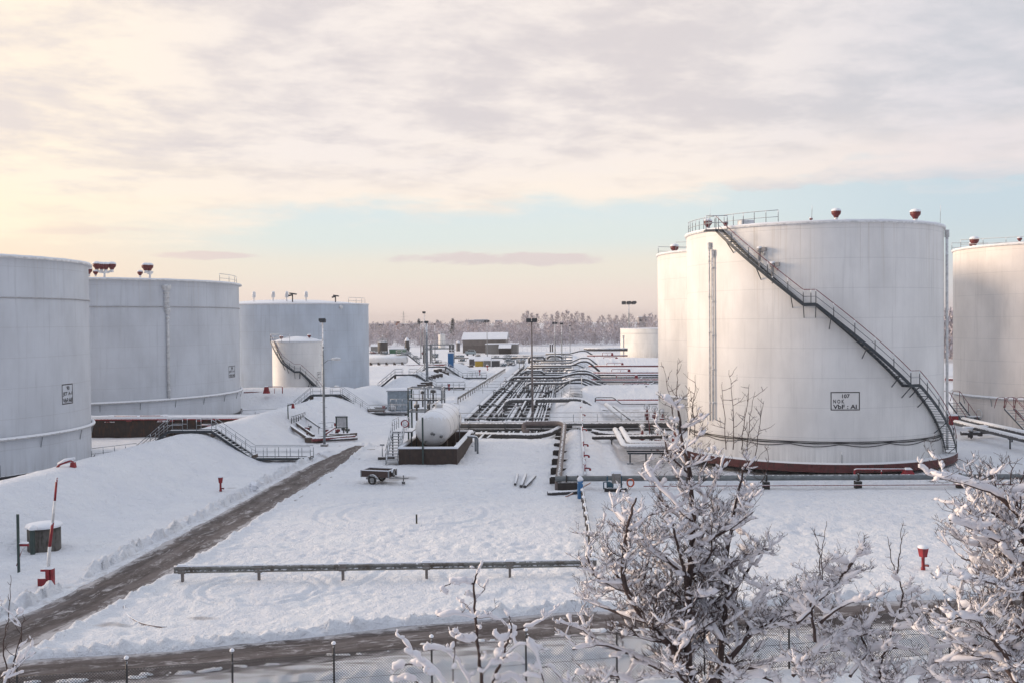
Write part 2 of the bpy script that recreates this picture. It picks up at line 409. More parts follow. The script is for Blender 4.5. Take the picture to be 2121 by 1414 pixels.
    slush = np.maximum(slush, .30 * np.clip(trk, 0, 1) * sst(150, 200, Y) * (1 - sst(232, 240, Y)))
    # wheel arcs on the lawn
    for (cx, cy, r, a) in ((-14.5, 44.2, 5.6, 1), (-13.6, 41.2, 2.4, 1), (-13.6, 41.2, 2.9, 1), (-9.5, 58, 4.4, 1), (-9.5, 58, 5.9, 1), (-22, 100, 18, 0)):
        q = np.abs(np.hypot(X - cx, (Y - cy) * 1.15) - r); zz = zz - np.where((road > .5) & (X < -4) & (X > -18.4), .075 * bump(q / .22) - .03 * bump((q - .34) / .2), 0) * a
    fl_ = sst(4.4, 5.2, X) * (1 - sst(9.5, 12, X)) * sst(72, 74, Y) * (1 - sst(96, 104, Y)); slush = np.maximum(slush, fl_ * (.5 + .9 * (cl - .5)))
    fl_ = sst(4.6, 6, X) * sst(165, 172, Y) * (1 - sst(194, 197, Y)) + sst(4.2, 5, X) * (1 - sst(11, 13, X)) * sst(104, 108, Y) * (1 - sst(134, 138, Y)) * .6; slush = np.maximum(slush, fl_ * np.clip(.3 + 3 * (cl - .45), 0, .9))
    fl_ = sst(-14, -13, X) * (1 - sst(-3.2, -2.6, X)) * sst(97, 99, Y) * (1 - sst(250, 260, Y)); slush = np.maximum(slush, fl_ * np.clip(.25 + 3 * (cl - .45), 0, .85))
    # bare asphalt patch by the trailer
    tp = G(905 - 90, 990); q = ((X - tp.x) / 2.1) ** 2 + ((Y - tp.y) / 1.4) ** 2
    slush = np.maximum(slush, .75 * np.clip(1.6 - q * 1.3 - .8 * cl, 0, 1))
    for (px, py, rx, ry) in ((235, 1293, .9, .35), (420, 1280, .7, .25), (445, 1173, .5, .5), (480, 1010, .5, .3), (672, 948, 2.6, .6)):
        g = G(px, py); q = ((X - g.x) / rx) ** 2 + ((Y - g.y) / ry) ** 2
        slush = np.maximum(slush, .8 * np.clip(1.3 - q - .8 * cl, 0, 1))
    return zz, slush
def tz(x, y): return float(terrain(np.array([x]), np.array([y]))[0][0])

def axis_pts(segs):
    out = [segs[0][0]]
    for a, b, s0, s1 in segs:
        x = a
        while x < b - 1e-6:
            t = (x - a) / (b - a); x += s0 + (s1 - s0) * t; out.append(min(x, b))
    return np.array(sorted(set(np.round(out, 4))))
xs = axis_pts([(-3000, -400, 300, 60), (-400, -90, 40, 3), (-90, -36, 2.5, .5), (-36, -26, .35, .16), (-26, -17, .11, .11), (-17, 3, .13, .13), (3, 26, .17, .22), (26, 60, .4, 2), (60, 400, 4, 40), (400, 3000, 60, 300)])
ys = axis_pts([(-60, 18, 8, 1), (18, 30, .5, .14), (30, 42, .1, .1), (42, 70, .12, .16), (70, 110, .18, .3), (110, 240, .4, 1.2), (240, 600, 3, 15), (600, 4000, 20, 400)])
XX, YY = np.meshgrid(xs, ys); ZZ, SL = terrain(XX, YY)
ZZ = ZZ + sst(700, 3000, np.hypot(XX, YY)) * 8
nx, ny = len(xs), len(ys)
me = bpy.data.meshes.new('ground'); me.vertices.add(nx * ny)
me.vertices.foreach_set('co', np.stack([XX, YY, ZZ], -1).astype(np.float32).ravel())
ii = (np.arange(ny - 1)[:, None] * nx + np.arange(nx - 1)[None]).ravel()
quads = np.stack([ii, ii + 1, ii + 1 + nx, ii + nx], -1).astype(np.int32)
me.loops.add(quads.size); me.loops.foreach_set('vertex_index', quads.ravel())
me.polygons.add(len(quads)); me.polygons.foreach_set('loop_start', np.arange(0, quads.size, 4, dtype=np.int32))
me.polygons.foreach_set('loop_total', np.full(len(quads), 4, dtype=np.int32))
me.update(calc_edges=True); me.polygons.foreach_set('use_smooth', [True] * len(quads))
at = me.attributes.new('slush', 'FLOAT', 'POINT'); at.data.foreach_set('value', SL.ravel().astype(np.float32))
me.materials.append(SNOW_G); gob = bpy.data.objects.new('ground', me); C.objects.link(gob); gob['kind'] = 'structure'

def ribbon(name, pl, hw, z, m):
    pts = fillet([(a, b, z) for a, b in pl], 6, 6); vs = []; fs = []; uvs = []; acc = 0
    for i, p in enumerate(pts):
        t = (pts[min(i + 1, len(pts) - 1)] - pts[max(i - 1, 0)]).normalized(); nrm = Vector((t.y, -t.x, 0))
        if i: acc += (p - pts[i - 1]).length
        vs += [p - nrm * hw, p + nrm * hw]; uvs += [(-hw, acc), (hw, acc)]
    for i in range(len(pts) - 1): fs.append((2 * i, 2 * i + 1, 2 * i + 3, 2 * i + 2))
    me = bpy.data.meshes.new(name); me.from_pydata([tuple(v) for v in vs], [], fs); ul = me.uv_layers.new()
    for l in me.loops: ul.data[l.index].uv = uvs[l.vertex_index]
    me.materials.append(m); o = bpy.data.objects.new(name, me); C.objects.link(o); o['kind'] = 'structure'; return o
RMAT = road_mat()
ribbon('road', RC, 2.0, -.004, RMAT); ribbon('service_road', RM, 2.0, 0.0, RMAT)
# curved kerb showing through the snow
kb = MB(); kp = [G(x, y, .0) for x, y in ((262, 1238), (256, 1256), (266, 1276), (290, 1290), (320, 1298), (345, 1300))]
kp = fillet([Vector((p.x, p.y, tz(p.x, p.y) + .005 + .02 * math.sin(i * 2.2))) for i, p in enumerate(kp)], 1.5, 6); kb.tube(kp, .035, 6); kb.build('kerb', mat('kerb_stone', (.16, .13, .14), .8, snow=.55), kind='structure')

# ------------------------------------------------------------------ storage tanks
TANKW = (.80, .785, .765)
def text_mesh(s, w_, h_):
    cu = bpy.data.curves.new('t', 'FONT'); cu.body = s; cu.size = 1; cu.align_x = 'CENTER'; cu.align_y = 'CENTER'; cu.extrude = .0; cu.resolution_u = 4; cu.offset = .022
    o = bpy.data.objects.new('t', cu); C.objects.link(o); dg = bpy.context.evaluated_depsgraph_get(); dg.update()
    me = bpy.data.meshes.new_from_object(o.evaluated_get(dg)); X_ = [v.co.x for v in me.vertices]; Y_ = [v.co.y for v in me.vertices]; x0, x1, y0, y1 = min(X_), max(X_), min(Y_), max(Y_); vs = [((a - (x0 + x1) / 2) / (x1 - x0) * w_, (b - (y0 + y1) / 2) / (y1 - y0) * h_) for a, b in zip(X_, Y_)]; fs = [tuple(p.vertices) for p in me.polygons]
    bpy.data.objects.remove(o); bpy.data.meshes.remove(me); return vs, fs
def cyl_hit(px, py, c, r):          # photo pixel -> (theta, z) on a vertical cylinder; nearest tangent when it misses
    d = ray(px, py); ox, oy = -c[0], -c[1]; a = d.x ** 2 + d.y ** 2; b = 2 * (ox * d.x + oy * d.y); q = ox * ox + oy * oy - r * r
    D = max(0, b * b - 4 * a * q); t = (-b - math.sqrt(D)) / (2 * a)
    return math.atan2(d.y * t + oy, d.x * t + ox), H + d.z * t
def sign(tank, c, R, pxc, pyc, w, h, lines):
    th0, z0 = cyl_hit(pxc, pyc, c, R)
    def wrap(u, v, off): return (c[0] + (R + off) * math.cos(th0 + u / R), c[1] + (R + off) * math.sin(th0 + u / R), z0 + v)
    m = MB(); b = .055 * min(w, h) * .9
    for (u0, u1, v0, v1) in ((-w / 2, w / 2, h / 2 - b, h / 2), (-w / 2, w / 2, -h / 2, -h / 2 + b), (-w / 2, -w / 2 + b, -h / 2 + b, h / 2 - b), (w / 2 - b, w / 2, -h / 2 + b, h / 2 - b)):
        k = 8; vs = [wrap(u0 + (u1 - u0) * i / k, v, .012) for v in (v0, v1) for i in range(k + 1)]
        m.add(vs, [(i, i + 1, k + 2 + i, k + 1 + i) for i in range(k)])
    m.build('sign_frame', BLKP, tank)
    for s, w_, h_, u, v in lines:
        m = MB(); vs, fs = text_mesh(s, w_, h_); m.add([wrap(x + u, y + v, .012) for x, y in vs], fs); m.build('lettering', BLKP, tank)
VENTB = [(.10, 0), (.10, .35), (.16, .38), (.34, .62), (.36, .78), (.30, .80)]
def vent(p, parent, s=1., y='RED'):
    m = MB(); p = Vector(p); m.lathe(p, [(0, 0), (.16 * s, 0), (.16 * s, .30 * s), (.0, .32 * s)], 10); st = m.build('vent_neck', WHT, parent)
    m = MB(); m.lathe(p, [(.0, .28 * s), (.16 * s, .26 * s), (.24 * s, .42 * s), (.38 * s, .58 * s), (.40 * s, .82 * s), (.36 * s, .84 * s), (0, .84 * s)], 14); m.build('vent_bowl', REDV, parent)
    m = MB(); m.lathe(p, [(.40 * s, .80 * s), (.42 * s, .86 * s), (.32 * s, .98 * s), (.15 * s, 1.04 * s), (0, 1.05 * s)], 12); m.build('snow_cap', SNOW, parent)
def tank(name, label, c, R, h, roof=.6, base=TANKW, seam=2.4, rim=.14, ring=None, band=None, foot=None, brk=16, dirt=.5, warm=(.52, .46, .38), cat='storage tank', z0=-.15):
    t = T(name, label, cat, (c[0], c[1], 0), 'white storage tanks')
    m = MB(); m.lathe((c[0], c[1], 0), [(R, z0), (R, h)], 128); m.build('shell', tank_mat(name + '_paint', base, R, seam, dirt, warm), t)
    m = MB(); m.lathe((c[0], c[1], h), [(R, 0.02), (R * .75, roof * .45), (R * .4, roof * .85), (0, roof)], 96); m.build('roof', SNOW, t)
    m = MB(); m.lathe((c[0], c[1], h), [(R - .01, -.12), (R + rim, -.12), (R + rim, .03), (R - .1, .04)], 128); m.build('rim', WHT, t)
    m = MB(); pts = [(c[0] + (R + rim * .45) * math.cos(a), c[1] + (R + rim * .45) * math.sin(a), h + .05) for a in np.linspace(0, 2 * PI, 181)]
    m.tube(pts, [.085 + .035 * random.random() for _ in pts], 6, cap=False); m.build('rim_snow', SNOW, t)
    if ring:
        m = MB(); z, r = ring; m.lathe((c[0], c[1], 0), [(R + .2 + r * math.cos(a), z + r * math.sin(a)) for a in np.linspace(0, 2 * PI, 9)], 128); m.build('ring_pipe', mat('tank_ring', (.5, .5, .5), .5, snow=.35), t)
        for k in range(brk):
            a = 2 * PI * k / brk + .1; q = Vector((math.cos(a), math.sin(a), 0))
            if q.y > .5: continue
            m = MB(); m.bar(Vector((c[0], c[1], z)) + q * (R + .2), Vector((c[0], c[1], z - .95)) + q * R, .05); m.build('bracket', STEEL, t)
    if band:
        m = MB(); m.lathe((c[0], c[1], 0), [(R, band - .05), (R + .09, band - .05), (R + .09, band + .04), (R, band + .06)], 128); m.build('stiffener_band', mat('band_paint', (.36, .36, .37), .6, snow=.8), t)
    if foot:
        m = MB(); fr, fh, fm = foot; m.lathe((c[0], c[1], 0), [(R + fr, -.2), (R + fr, fh), (R + fr - .25, fh), (R - .02, fh)], 128, smooth=False); m.build('base_ring', fm, t)
    return t
def vpipe(t, c, R, px, py0, py1, r=.11, name='downpipe', off=.16):
    th, z0 = cyl_hit(px, py0, c, R); _, z1 = cyl_hit(px, py1, c, R); m = MB(); x = c[0] + (R + off) * math.cos(th); y = c[1] + (R + off) * math.sin(th)
    m.tube([(x, y, z0), (x, y, z1)], r, 8)
    n = 5
    for k in range(n):
        z = z0 + (z1 - z0) * (k + .5) / n; m.tube([(x, y, z - .07), (x, y, z + .07)], r * 1.4, 8)
    m.lathe((x, y, z0 - .3), [(r, -.35), (r * 2., 0), (r * 2., .4), (0, .4)], 10)
    m.build(name, mat('downpipe_paint', (.60, .60, .60), .5, snow=.6), t)

# tank 107
c107 = azw(17.2, 89.3); R1 = 10.75; H1 = 19.05
t107 = tank('storage_tank', 'huge white tank marked 107 with a long stair climbing across its front', c107, R1, H1, .55, seam=2.32, foot=(1.05, .42, REDR), dirt=.42)
sign(t107, c107, R1, 1751, 830, 2.22, 1.42, [('107', .58, .30, .04, .39), ('N O K', .82, .30, -.50, -.02), ('VbF : AI', 1.80, .33, -.03, -.43)])
vpipe(t107, c107, R1, 1472, 505, 870, .07); vpipe(t107, c107, R1, 1479, 520, 868, .08)
thr, _ = cyl_hit(1957, 700, c107, R1 + .1)
m = MB(); q = Vector((math.cos(thr + .02), math.sin(thr + .02), 0)); m.tube([c107 + q * (R1 + .25) + Vector((0, 0, z)) for z in (.6, 18.2)], .12, 8); m.tube([c107 + q * (R1 + .25) + Vector((0, 0, z)) for z in (18.2, 18.8)], .2, 8); m.build('downpipe', mat('downpipe_paint', (.48, .48, .48)), t107)
# long curved stair
def curved_stair(t, c, R, keys, wid=.85, flip=1, step=.24, supp=9):
    """keys: (theta, z) along the outer stringer, from the top down"""
    KT = [k[0] for k in keys]; KZ = [k[1] for k in keys]
    L = [0]
    for i in range(1, len(keys)): L.append(L[-1] + math.hypot((KT[i] - KT[i - 1]) * R, KZ[i] - KZ[i - 1]))
    def at(s, r, dz=0):
        th = np.interp(s, L, KT); z = np.interp(s, L, KZ); return Vector((c[0] + r * math.cos(th), c[1] + r * math.sin(th), z + dz))
    N = int(L[-1] / .5); S = list(np.linspace(0, L[-1], N)) + L; S = sorted(set(S))
    st = T('staircase', None, None, (c[0], c[1], 0)); st.parent = t; st.location = (0, 0, 0)
    for r, nm in ((R + .12, 'inner_stringer'), (R + .12 + wid, 'outer_stringer')):
        m = MB()
        for a, b in zip(S[:-1], S[1:]): m.bar(at(a, r), at(b, r), .06, .24)
        m.build(nm, STEELD, st)
    m = MB(); s = 0
    while s < L[-1]:
        a = at(s, R + .14); b = at(s, R + .10 + wid); d = (at(s + .05, R + .5) - at(s, R + .5)); d.z = 0; d.normalize()
        u = Vector((-d.y, d.x, 0)); c_ = (a + b) / 2; wv = (b - a).length
        m.box(c_ + Vector((0, 0, .06)), (wv, .20, .035), math.atan2((b - a).y, (b - a).x)); s += step * 1.35
    m.build('treads', mat('stair_tread', (.07, .08, .09), .6, snow=.72), st)
    ro = R + .12 + wid
    m = MB(); m.tube([at(s, ro, 1.15) for s in S], .032, 5); m.build('handrail', mat('red_handrail', (.16, .03, .04), .5, snow=.72), st)
    m = MB(); m.tube([at(s, ro, .62) for s in S], .024, 5); m.build('mid_rail', STEELD, st)
    n = int(L[-1] / 1.75)
    for s in sorted(list(np.linspace(0, L[-1], n)) + L[1:-1]): m = MB(); m.tube([at(s, ro, 0), at(s, ro, 1.15)], .034, 5); m.build('rail_post', STEELD, st)
    for s in list(np.linspace(L[-1] / supp * .4, L[-1] * .97, supp)) + L[1:-1]:
        m = MB(); m.bar(at(s, ro, -.1), at(s, R, -1.0), .06); m.bar(at(s, ro, -.1), at(s, R, -.1), .06); m.build('support_strut', STEELD, st)
    return at, L
ro = R1 + .97
pk = [(1483, 477), (1664, 631), (1690, 631), (1887, 798), (1905, 797)]
keys = [cyl_hit(x, y, c107, ro) for x, y in pk]
th, z = keys[-1]; slope = (keys[3][1] - keys[2][1]) / (keys[3][0] - keys[2][0]); th_end = th + (0.35 - z) / slope
keys.append((th + (th_end - th) * .99, .45)); keys[2] = (keys[2][0], keys[1][1]); keys[4] = (keys[4][0], keys[3][1])
at107, L107 = curved_stair(t107, c107, R1, keys)
def ring_rail(t, c, r, z, px0, px1, py, name='roof_railing', h=1.1, n=8, m_=None):
    a0, _ = cyl_hit(px0, py, c, r); a1, _ = cyl_hit(px1, py, c, r); m = MB()
    pts = [(c[0] + r * math.cos(a), c[1] + r * math.sin(a), z) for a in np.linspace(a0, a1, n)]
    railing(m, pts, h, 2.2, .03); m.build(name, m_ or STEEL, t)
ring_rail(t107, c107, R1 - .05, H1, 1426, 1480, 480); ring_rail(t107, c107, R1 - .3, H1, 1500, 1612, 465, n=6)
tp = at107(0, R1 + .5); m = MB(); m.box(tp + Vector((-.5, .1, .0)), (1.5, 1.2, .10)); m.build('stair_landing', mat('stair_tread', (.07, .08, .09)), t107)
m = MB()
for k in (-1.2, -.2, .5): m.tube([tp + Vector((k, -.5, 0)), tp + Vector((k, -.5, 1.15))], .035, 5)
m.tube([tp + Vector((-1.2, -.5, 1.15)), tp + Vector((.5, -.5, 1.15))], .035, 5); m.tube([tp + Vector((-1.2, -.5, .6)), tp + Vector((.5, -.5, .6))], .03, 5); m.build('landing_rail', STEEL, t107)
for px, dz, s in ((1466, 1.2, .95), (1503, 2.0, .55), (1732, 3., .95), (1896, 1.6, 1.05), (1680, 4.2, .35)):
    th, _ = cyl_hit(px, 470, c107, R1 - dz * .8); vent((c107[0] + (R1 - dz * .8) * math.cos(th), c107[1] + (R1 - dz * .8) * math.sin(th), H1 + .12 + .05 * dz), t107, s)
for px, py, hh in ((1470, 470, 1.9), (1681, 455, 1.3), (1950, 468, 1.9)):
    th, _ = cyl_hit(px, 470, c107, R1 - .3); p = Vector((c107[0] + (R1 - .3) * math.cos(th), c107[1] + (R1 - .3) * math.sin(th), H1)); m = MB(); m.tube([p, p + Vector((.05, 0, hh))], .018, 4); m.build('lightning_rod', STEEL, t107)
th, _ = cyl_hit(1545, 465, c107, R1 - .9); p = Vector((c107[0] + (R1 - .9) * math.cos(th), c107[1] + (R1 - .9) * math.sin(th), H1 + .3)); m = MB(); m.box(p, (1.1, .8, .5), .3); m.build('roof_hatch', WHT, t107)
for px, py in ((1573, 517), (1600, 548)):     # foam chambers beside the stair
    th, z = cyl_hit(px, py, c107, R1 + .25); e = Vector((math.cos(th), math.sin(th), 0)); g = Vector((-e.y, e.x, 0)); p = Vector((c107[0], c107[1], z)) + e * (R1 + .25); m = MB()
    m.tube(fillet([p - e * .3, p, p - Vector((0, 0, .9))], .2), .11, 8); m.lathe(p, [(0, -.2), (.2, -.2), (.24, .0), (.2, .22), (0, .26)], 10); m.box(p + g * .4, (.35, .3, .3), th); m.tube([p + g * .4 - Vector((0, 0, .2)), p + g * .4 - Vector((0, 0, .5))], .07, 6)
    m.tube([p - Vector((0, 0, .8)), Vector((p.x, p.y, .9))] if 0 else [p - Vector((0, 0, .8)), p - Vector((0, 0, 1.5))], .06, 6); m.build('foam_chamber', mat('foam_chamber_paint', (.30, .29, .29), .5, snow=.3), t107)
# sagging cables round the foot
thA, _ = cyl_hit(1430, 905, c107, R1); thB, _ = cyl_hit(1952, 905, c107, R1)
for k, (dz, sg) in enumerate(((0, 0.0), (-.09, .03), (-.16, .22), (-.05, .1))):
    m = MB(); n = 60; nspan = 7; pts = []
    for i in range(n + 1):
        u = i / n; a = thA + (thB - thA) * u; s = abs(math.sin(PI * u * nspan)); pts.append((c107[0] + (R1 + .06) * math.cos(a), c107[1] + (R1 + .06) * math.sin(a), 2.02 + dz - sg * s))
    m.tube(pts, .03, 4); m.build('cable', BLKP, t107)
gob_p = G(1660, 955, .5); m = MB(); thq, _ = cyl_hit(1744, 945, c107, R1 + .2); e = Vector((math.cos(thq), math.sin(thq), 0)); p = c107 + e * (R1 + .2); m.tube([(p.x, p.y, .4), (p.x, p.y, 1.3)], .035, 5); m.build('earthing_rod', STEEL, t107)

def small_rail_top(t, c, R, h, px0, px1, py, k=5): ring_rail(t, c, R - .05, h, px0, px1, py, n=k)
# tank behind 107 and the one at the right edge
R5 = 10.7; D5 = 116.5; c5 = azw(math.degrees(math.atan((1363 - 1060.5) / F)) + math.degrees(math.asin(R5 / D5)), D5)
t5 = tank('storage_tank', 'tall white tank half hidden behind the left side of tank 107', c5, R5, 19.2, .5, ring=(3.0, .16), seam=2.32, dirt=.45)
ring_rail(t5, c5, R5 - .1, 19.2, 1362, 1400, 530, n=4)
th, _ = cyl_hit(1391, 520, c5, R5 - 2); vent((c5[0] + (R5 - 2) * math.cos(th), c5[1] + (R5 - 2) * math.sin(th), 19.3), t5, 1.25)
R6 = 10.7; D6 = 122.3; c6 = azw(math.degrees(math.atan((1974 - 1060.5) / F)) + math.degrees(math.asin(R6 / D6)), D6)
t6 = tank('storage_tank', 'white tank cut off by the right edge of the view', c6, R6, 19.1, .5, ring=(3.1, .17), seam=2.32, dirt=.5, base=(.80, .75, .71))
ring_rail(t6, c6, R6 + .1, 19.0, 1969, 1990, 520, n=4)
for px, s in ((1993, .8), (2018, 1.25), (2112, .6)):
    th, _ = cyl_hit(px, 510, c6, R6 - 2); vent((c6[0] + (R6 - 2) * math.cos(th), c6[1] + (R6 - 2) * math.sin(th), 19.3), t6, s)
th, z = cyl_hit(2029, 857, c6, R6); e = Vector((math.cos(th), math.sin(th), 0)); m = MB(); pc = Vector((c6[0], c6[1], z)) + e * (R6 + .08)
g = Vector((-e.y, e.x, 0)); m.tube([pc + g * .45 * math.cos(a) + Vector((0, 0, .5 * math.sin(a))) for a in np.linspace(0, 2 * PI, 17)], .05, 5, cap=False); m.build('manhole_ring', WHT, t6)
# tanks on the left: white in truth, big ones painted blue-grey to carry shade
ps = math.degrees(math.asin(13 / 93.3)); c1 = azw(-(math.degrees(math.atan((1060.5 - 186) / F)) + ps), 93.3)
t1 = tank('storage_tank', 'white tank marked 90 JET A-1 at the left edge', c1, 13, 16.85, .5, ring=(3.15, .15), band=13.75, rim=.3, foot=(.25, .4, mat('black_base', (.02, .02, .025), .6, snow=.9)), seam=2.3, base=(.60, .63, .675), dirt=.5, warm=(.50, .47, .42))
sign(t1, c1, 13, 140, 815, 1.55, 1.62, [('90', .40, .34, .06, .48), ('JET A-1', 1.28, .36, .0, .0), ('VbF:AII', 1.32, .36, .0, -.50)])
sign(t1, c1, 13, -12, 978, .9, 1.0, [('90', .4, .3, 0, .2), ('JET', .6, .3, 0, -.25)])
D2 = 134.8; ps = math.degrees(math.asin(19 / D2)); c2 = azw(-(math.degrees(math.atan((1060.5 - 496.5) / F)) + ps), D2)
t2 = tank('storage_tank', 'broad white tank with a pipe down its middle, beside the tank marked 90', c2, 19, 16.8, .75, ring=(3.05, .17), band=13.7, rim=.38, seam=2.3, base=(.60, .63, .675), foot=(.2, .3, BLKP), dirt=.5, brk=28, warm=(.50, .47, .42))
sign(t2, c2, 19, 480.5, 769, 2.35, 1.45, [('88', .6, .32, .0, .44), ('JET A-1', 2.0, .34, .0, .0), ('VbF:AII', 2.0, .34, .0, -.46)])
vpipe(t2, c2, 19, 343, 592, 640, .27); vpipe(t2, c2, 19, 345.5, 640, 826, .17)
for px, s, dz in ((184, 1, 0), (202, 1.15, 4), (212, 1.1, 6), (221, 1.1, 6), (234, 1.15, 4), (199, .7, 3), (294, .8, 3), (306, 1.15, 4), (314, 1.15, 4)):
    th, _ = cyl_hit(px, 575, c2, 17.5); hz = 17.1 + (.5 if dz >= 4 else 0); p = (c2[0] + 17 * math.cos(th), c2[1] + 17 * math.sin(th), hz); vent(p, t2, s)
m = MB()
for a, b in ((200, 232), (304, 316)):
    q = []
    for px in np.linspace(a, b, 5):
        th, _ = cyl_hit(px, 575, c2, 17); q.append(Vector((c2[0] + 17 * math.cos(th), c2[1] + 17 * math.sin(th), 17.6)))
    q[0].z += .2; q[-1].z += .2; m.tube(q, .14, 6)
    mid = q[2]; m.tube([mid, mid - Vector((0, 0, .7))], .14, 6)
m.build('vent_manifold', WHT, t2)
th, _ = cyl_hit(465, 585, c2, 18.8); ring_rail(t2, c2, 18.7, 16.8, 455, 491, 585, n=4)
D3 = 174.5; R3 = 14.2; ps = math.degrees(math.asin(R3 / D3)); c3 = azw(-(math.degrees(math.atan((1060.5 - 764) / F)) + ps), D3)
t3 = tank('storage_tank', 'wide bluish white tank behind the small tank, floodlights on its roof', c3, R3, 14.9, 1.0, base=(.53, .59, .665), rim=.06, seam=2.6, dirt=.6, warm=(.40, .40, .40))  # bluish base is the shade on this white tank, put into its paint
for px in (526, 566, 594, 634): 
    th, _ = cyl_hit(px, 628, c3, R3 - 4); p = Vector((c3[0] + (R3 - 4) * math.cos(th), c3[1] + (R3 - 4) * math.sin(th), 15.3)); m = MB(); m.lathe(p, [(.1, 0), (.1, .7), (.32, .75), (.32, 1.5), (.2, 1.7), (0, 1.75)], 10); m.build('roof_vent', WHT, t3)
for px, s in ((606, 1.0), (695, .8)):
    th, _ = cyl_hit(px, 628, c3, R3 - 2); p = Vector((c3[0] + (R3 - 2) * math.cos(th), c3[1] + (R3 - 2) * math.sin(th), 15.2)); m = MB(); m.tube([p, p + Vector((0, 0, 1.2 * s))], .1, 6); m.box(p + Vector((.1, 0, 1.35 * s)), (1.1 * s, .6, .22), 0, 0, .15); m.box(p + Vector((-.25, -.2, 1.1 * s)), (.8 * s, .4, .25), .3, 0, -.2); m.build('floodlight', mat('lamp_housing', (.03, .035, .04), .5, snow=.75), t3)
th, z = cyl_hit(705, 636, c3, R3); e = Vector((math.cos(th), math.sin(th), 0)); m = MB(); m.tube([c3 + e * (R3 - .1) + Vector((0, 0, z)), c3 + e * (R3 + .3) + Vector((0, 0, z))], .32, 12); m.build('overflow_port', WHT, t3)
ring_rail(t3, c3, R3 - .4, 14.9, 722, 756, 630, n=4)
# small tank
D4 = 149.; R4 = 3.72; c4 = azw(-math.degrees(math.atan((1060.5 - 616) / F)), D4)
t4 = tank('storage_tank', 'small white tank with a curving stair and domed snowy roof', c4, R4, 9.0, .75, rim=.05, seam=1.8, dirt=.4)
k4 = [cyl_hit(x, y, c4, R4 + .7) for x, y in ((561, 716), (585, 752), (610, 770), (622, 772), (655, 800))]
k4 = [(PI * .98 if 0 else k4[0][0], 9.0)] + k4[1:]; k4[3] = (k4[3][0], k4[2][1]); sl = (k4[4][1] - k4[3][1]) / (k4[4][0] - k4[3][0]); k4.append((k4[4][0] + (.3 - k4[4][1]) / sl, .3))
curved_stair(t4, c4, R4, k4, wid=.6, supp=7, step=.26)
ring_rail(t4, c4, R4 + .5, 9.0, 560, 600, 700, n=4); th, _ = cyl_hit(644, 697, c4, R4 - 1); vent((c4[0] + 2.4 * math.cos(th), c4[1] + 2.4 * math.sin(th), 9.35), t4, .7, 'w'); vent((c4[0] - 2.0, c4[1] - 1.5, 9.2), t4, .7)
th, z = cyl_hit(663, 778, c4, R4)
sign(t4, c4, R4, 661, 778, 1.0, 1.2, [('JET', .7, .28, 0, .25), ('A-1', .6, .28, 0, -.2)])
# far low tank
g7 = G(1284, 740); D7 = 322.; ps = math.degrees(math.asin(13.5 / D7)); c7 = azw(math.degrees(math.atan((1285 - 1060.5) / F)) + ps, D7)
t7 = tank('storage_tank', 'low white tank far off against the frosty trees', c7, 13.5, 9.1, .2, rim=.1, seam=4.5, band=7.6, dirt=.2, base=(.76, .75, .72))
vpipe(t7, c7, 13.5, 1292, 695, 738, .2)

# ------------------------------------------------------------------ pipes
def pipe(name, label, pts, r, m, cat='pipe', group=None, rad=None, n=10, flanges=0, legs=None, origin=None):
    pts = fillet(pts, rad or r * 3.2, 5); o = pts[0]; t = MB(); t.tube(pts, r, n)
    if flanges:
        a, b = pts[0], pts[-1]; L = (b - a).length; k = max(1, int(L / flanges)); acc = 0
        for i in range(1, len(pts)):
            d = pts[i] - pts[i - 1]; q = int(d.length / flanges)
            for j in range(q):
                p = pts[i - 1] + d * ((j + .5) / q); u = d.normalized() * .05; t.tube([p - u, p + u], r * 1.35, n)
    if legs:
        e = T(name, label, cat, o, group); t.build('tube', m, e)
        for p in legs:
            p = Vector(p); g = MB(); z0 = tz(p.x, p.y) - .1; g.tube([(p.x, p.y, z0), p], .07, 6); g.box((p.x, p.y, p.z - r), (.3, .3, .08)); g.build('leg', STEELD, e)
        return e
    return t.build(name, m, None, o, label, cat, group)
RANK = ['outermost', 'second', 'third', 'fourth', 'fifth', 'sixth', 'seventh', 'eighth', 'ninth', 'tenth', 'eleventh', 'twelfth', 'thirteenth', 'fourteenth', 'fifteenth', 'sixteenth', 'seventeenth']
cp = [(-12.9, .25, 97, 285), (-10.7, .27, 97, 285), (-9.9, .08, 97, 200), (-9.35, .11, 97, 240), (-8.7, .16, 150, 285), (-7.4, .24, 97, 285), (-6.75, .11, 97, 240), (-5.9, .15, 150, 285), (-5.3, .22, 97, 285), (-4.55, .16, 97, 285), (-4.1, .10, 97, 230), (-3.75, .08, 97, 230), (-3.35, .10, 97, 200), (-11.8, .12, 120, 285), (-8.0, .10, 97, 285), (-6.3, .08, 97, 285), (-2.95, .13, 135, 285)]
for i, (x, r, y0, y1) in enumerate(sorted(cp)):
    fx = {0: -.0}.get(i, 0)
    pipe('pipe', f'long snow-topped pipe in the sunken corridor, {RANK[i]} one from the guardrail side', [(x, y0, -.55 + r - .1), (x, 150, -.5 + r - .1), (x + .1, y1, -.45 + r - .1)], r * 1.12, PIPEC, group='pipes running along the corridor', flanges=24)
sl0 = MB(); sl0.box((0, 0, 0), (10.6, .45, .5)); s0 = sl0.build('sleeper', mat('sleeper_concrete', (.075, .07, .07), .8, snow=.62), None, (0, 0, 0), 'dark concrete sleeper beam carrying the corridor pipes', 'sleeper', 'sleepers under the corridor pipes')
for k, y in enumerate(np.arange(100, 262, 4.6)):
    o = s0 if k == 0 else dup(s0, (0, 0, 0)); o.location = (-8.1, y, -.92)
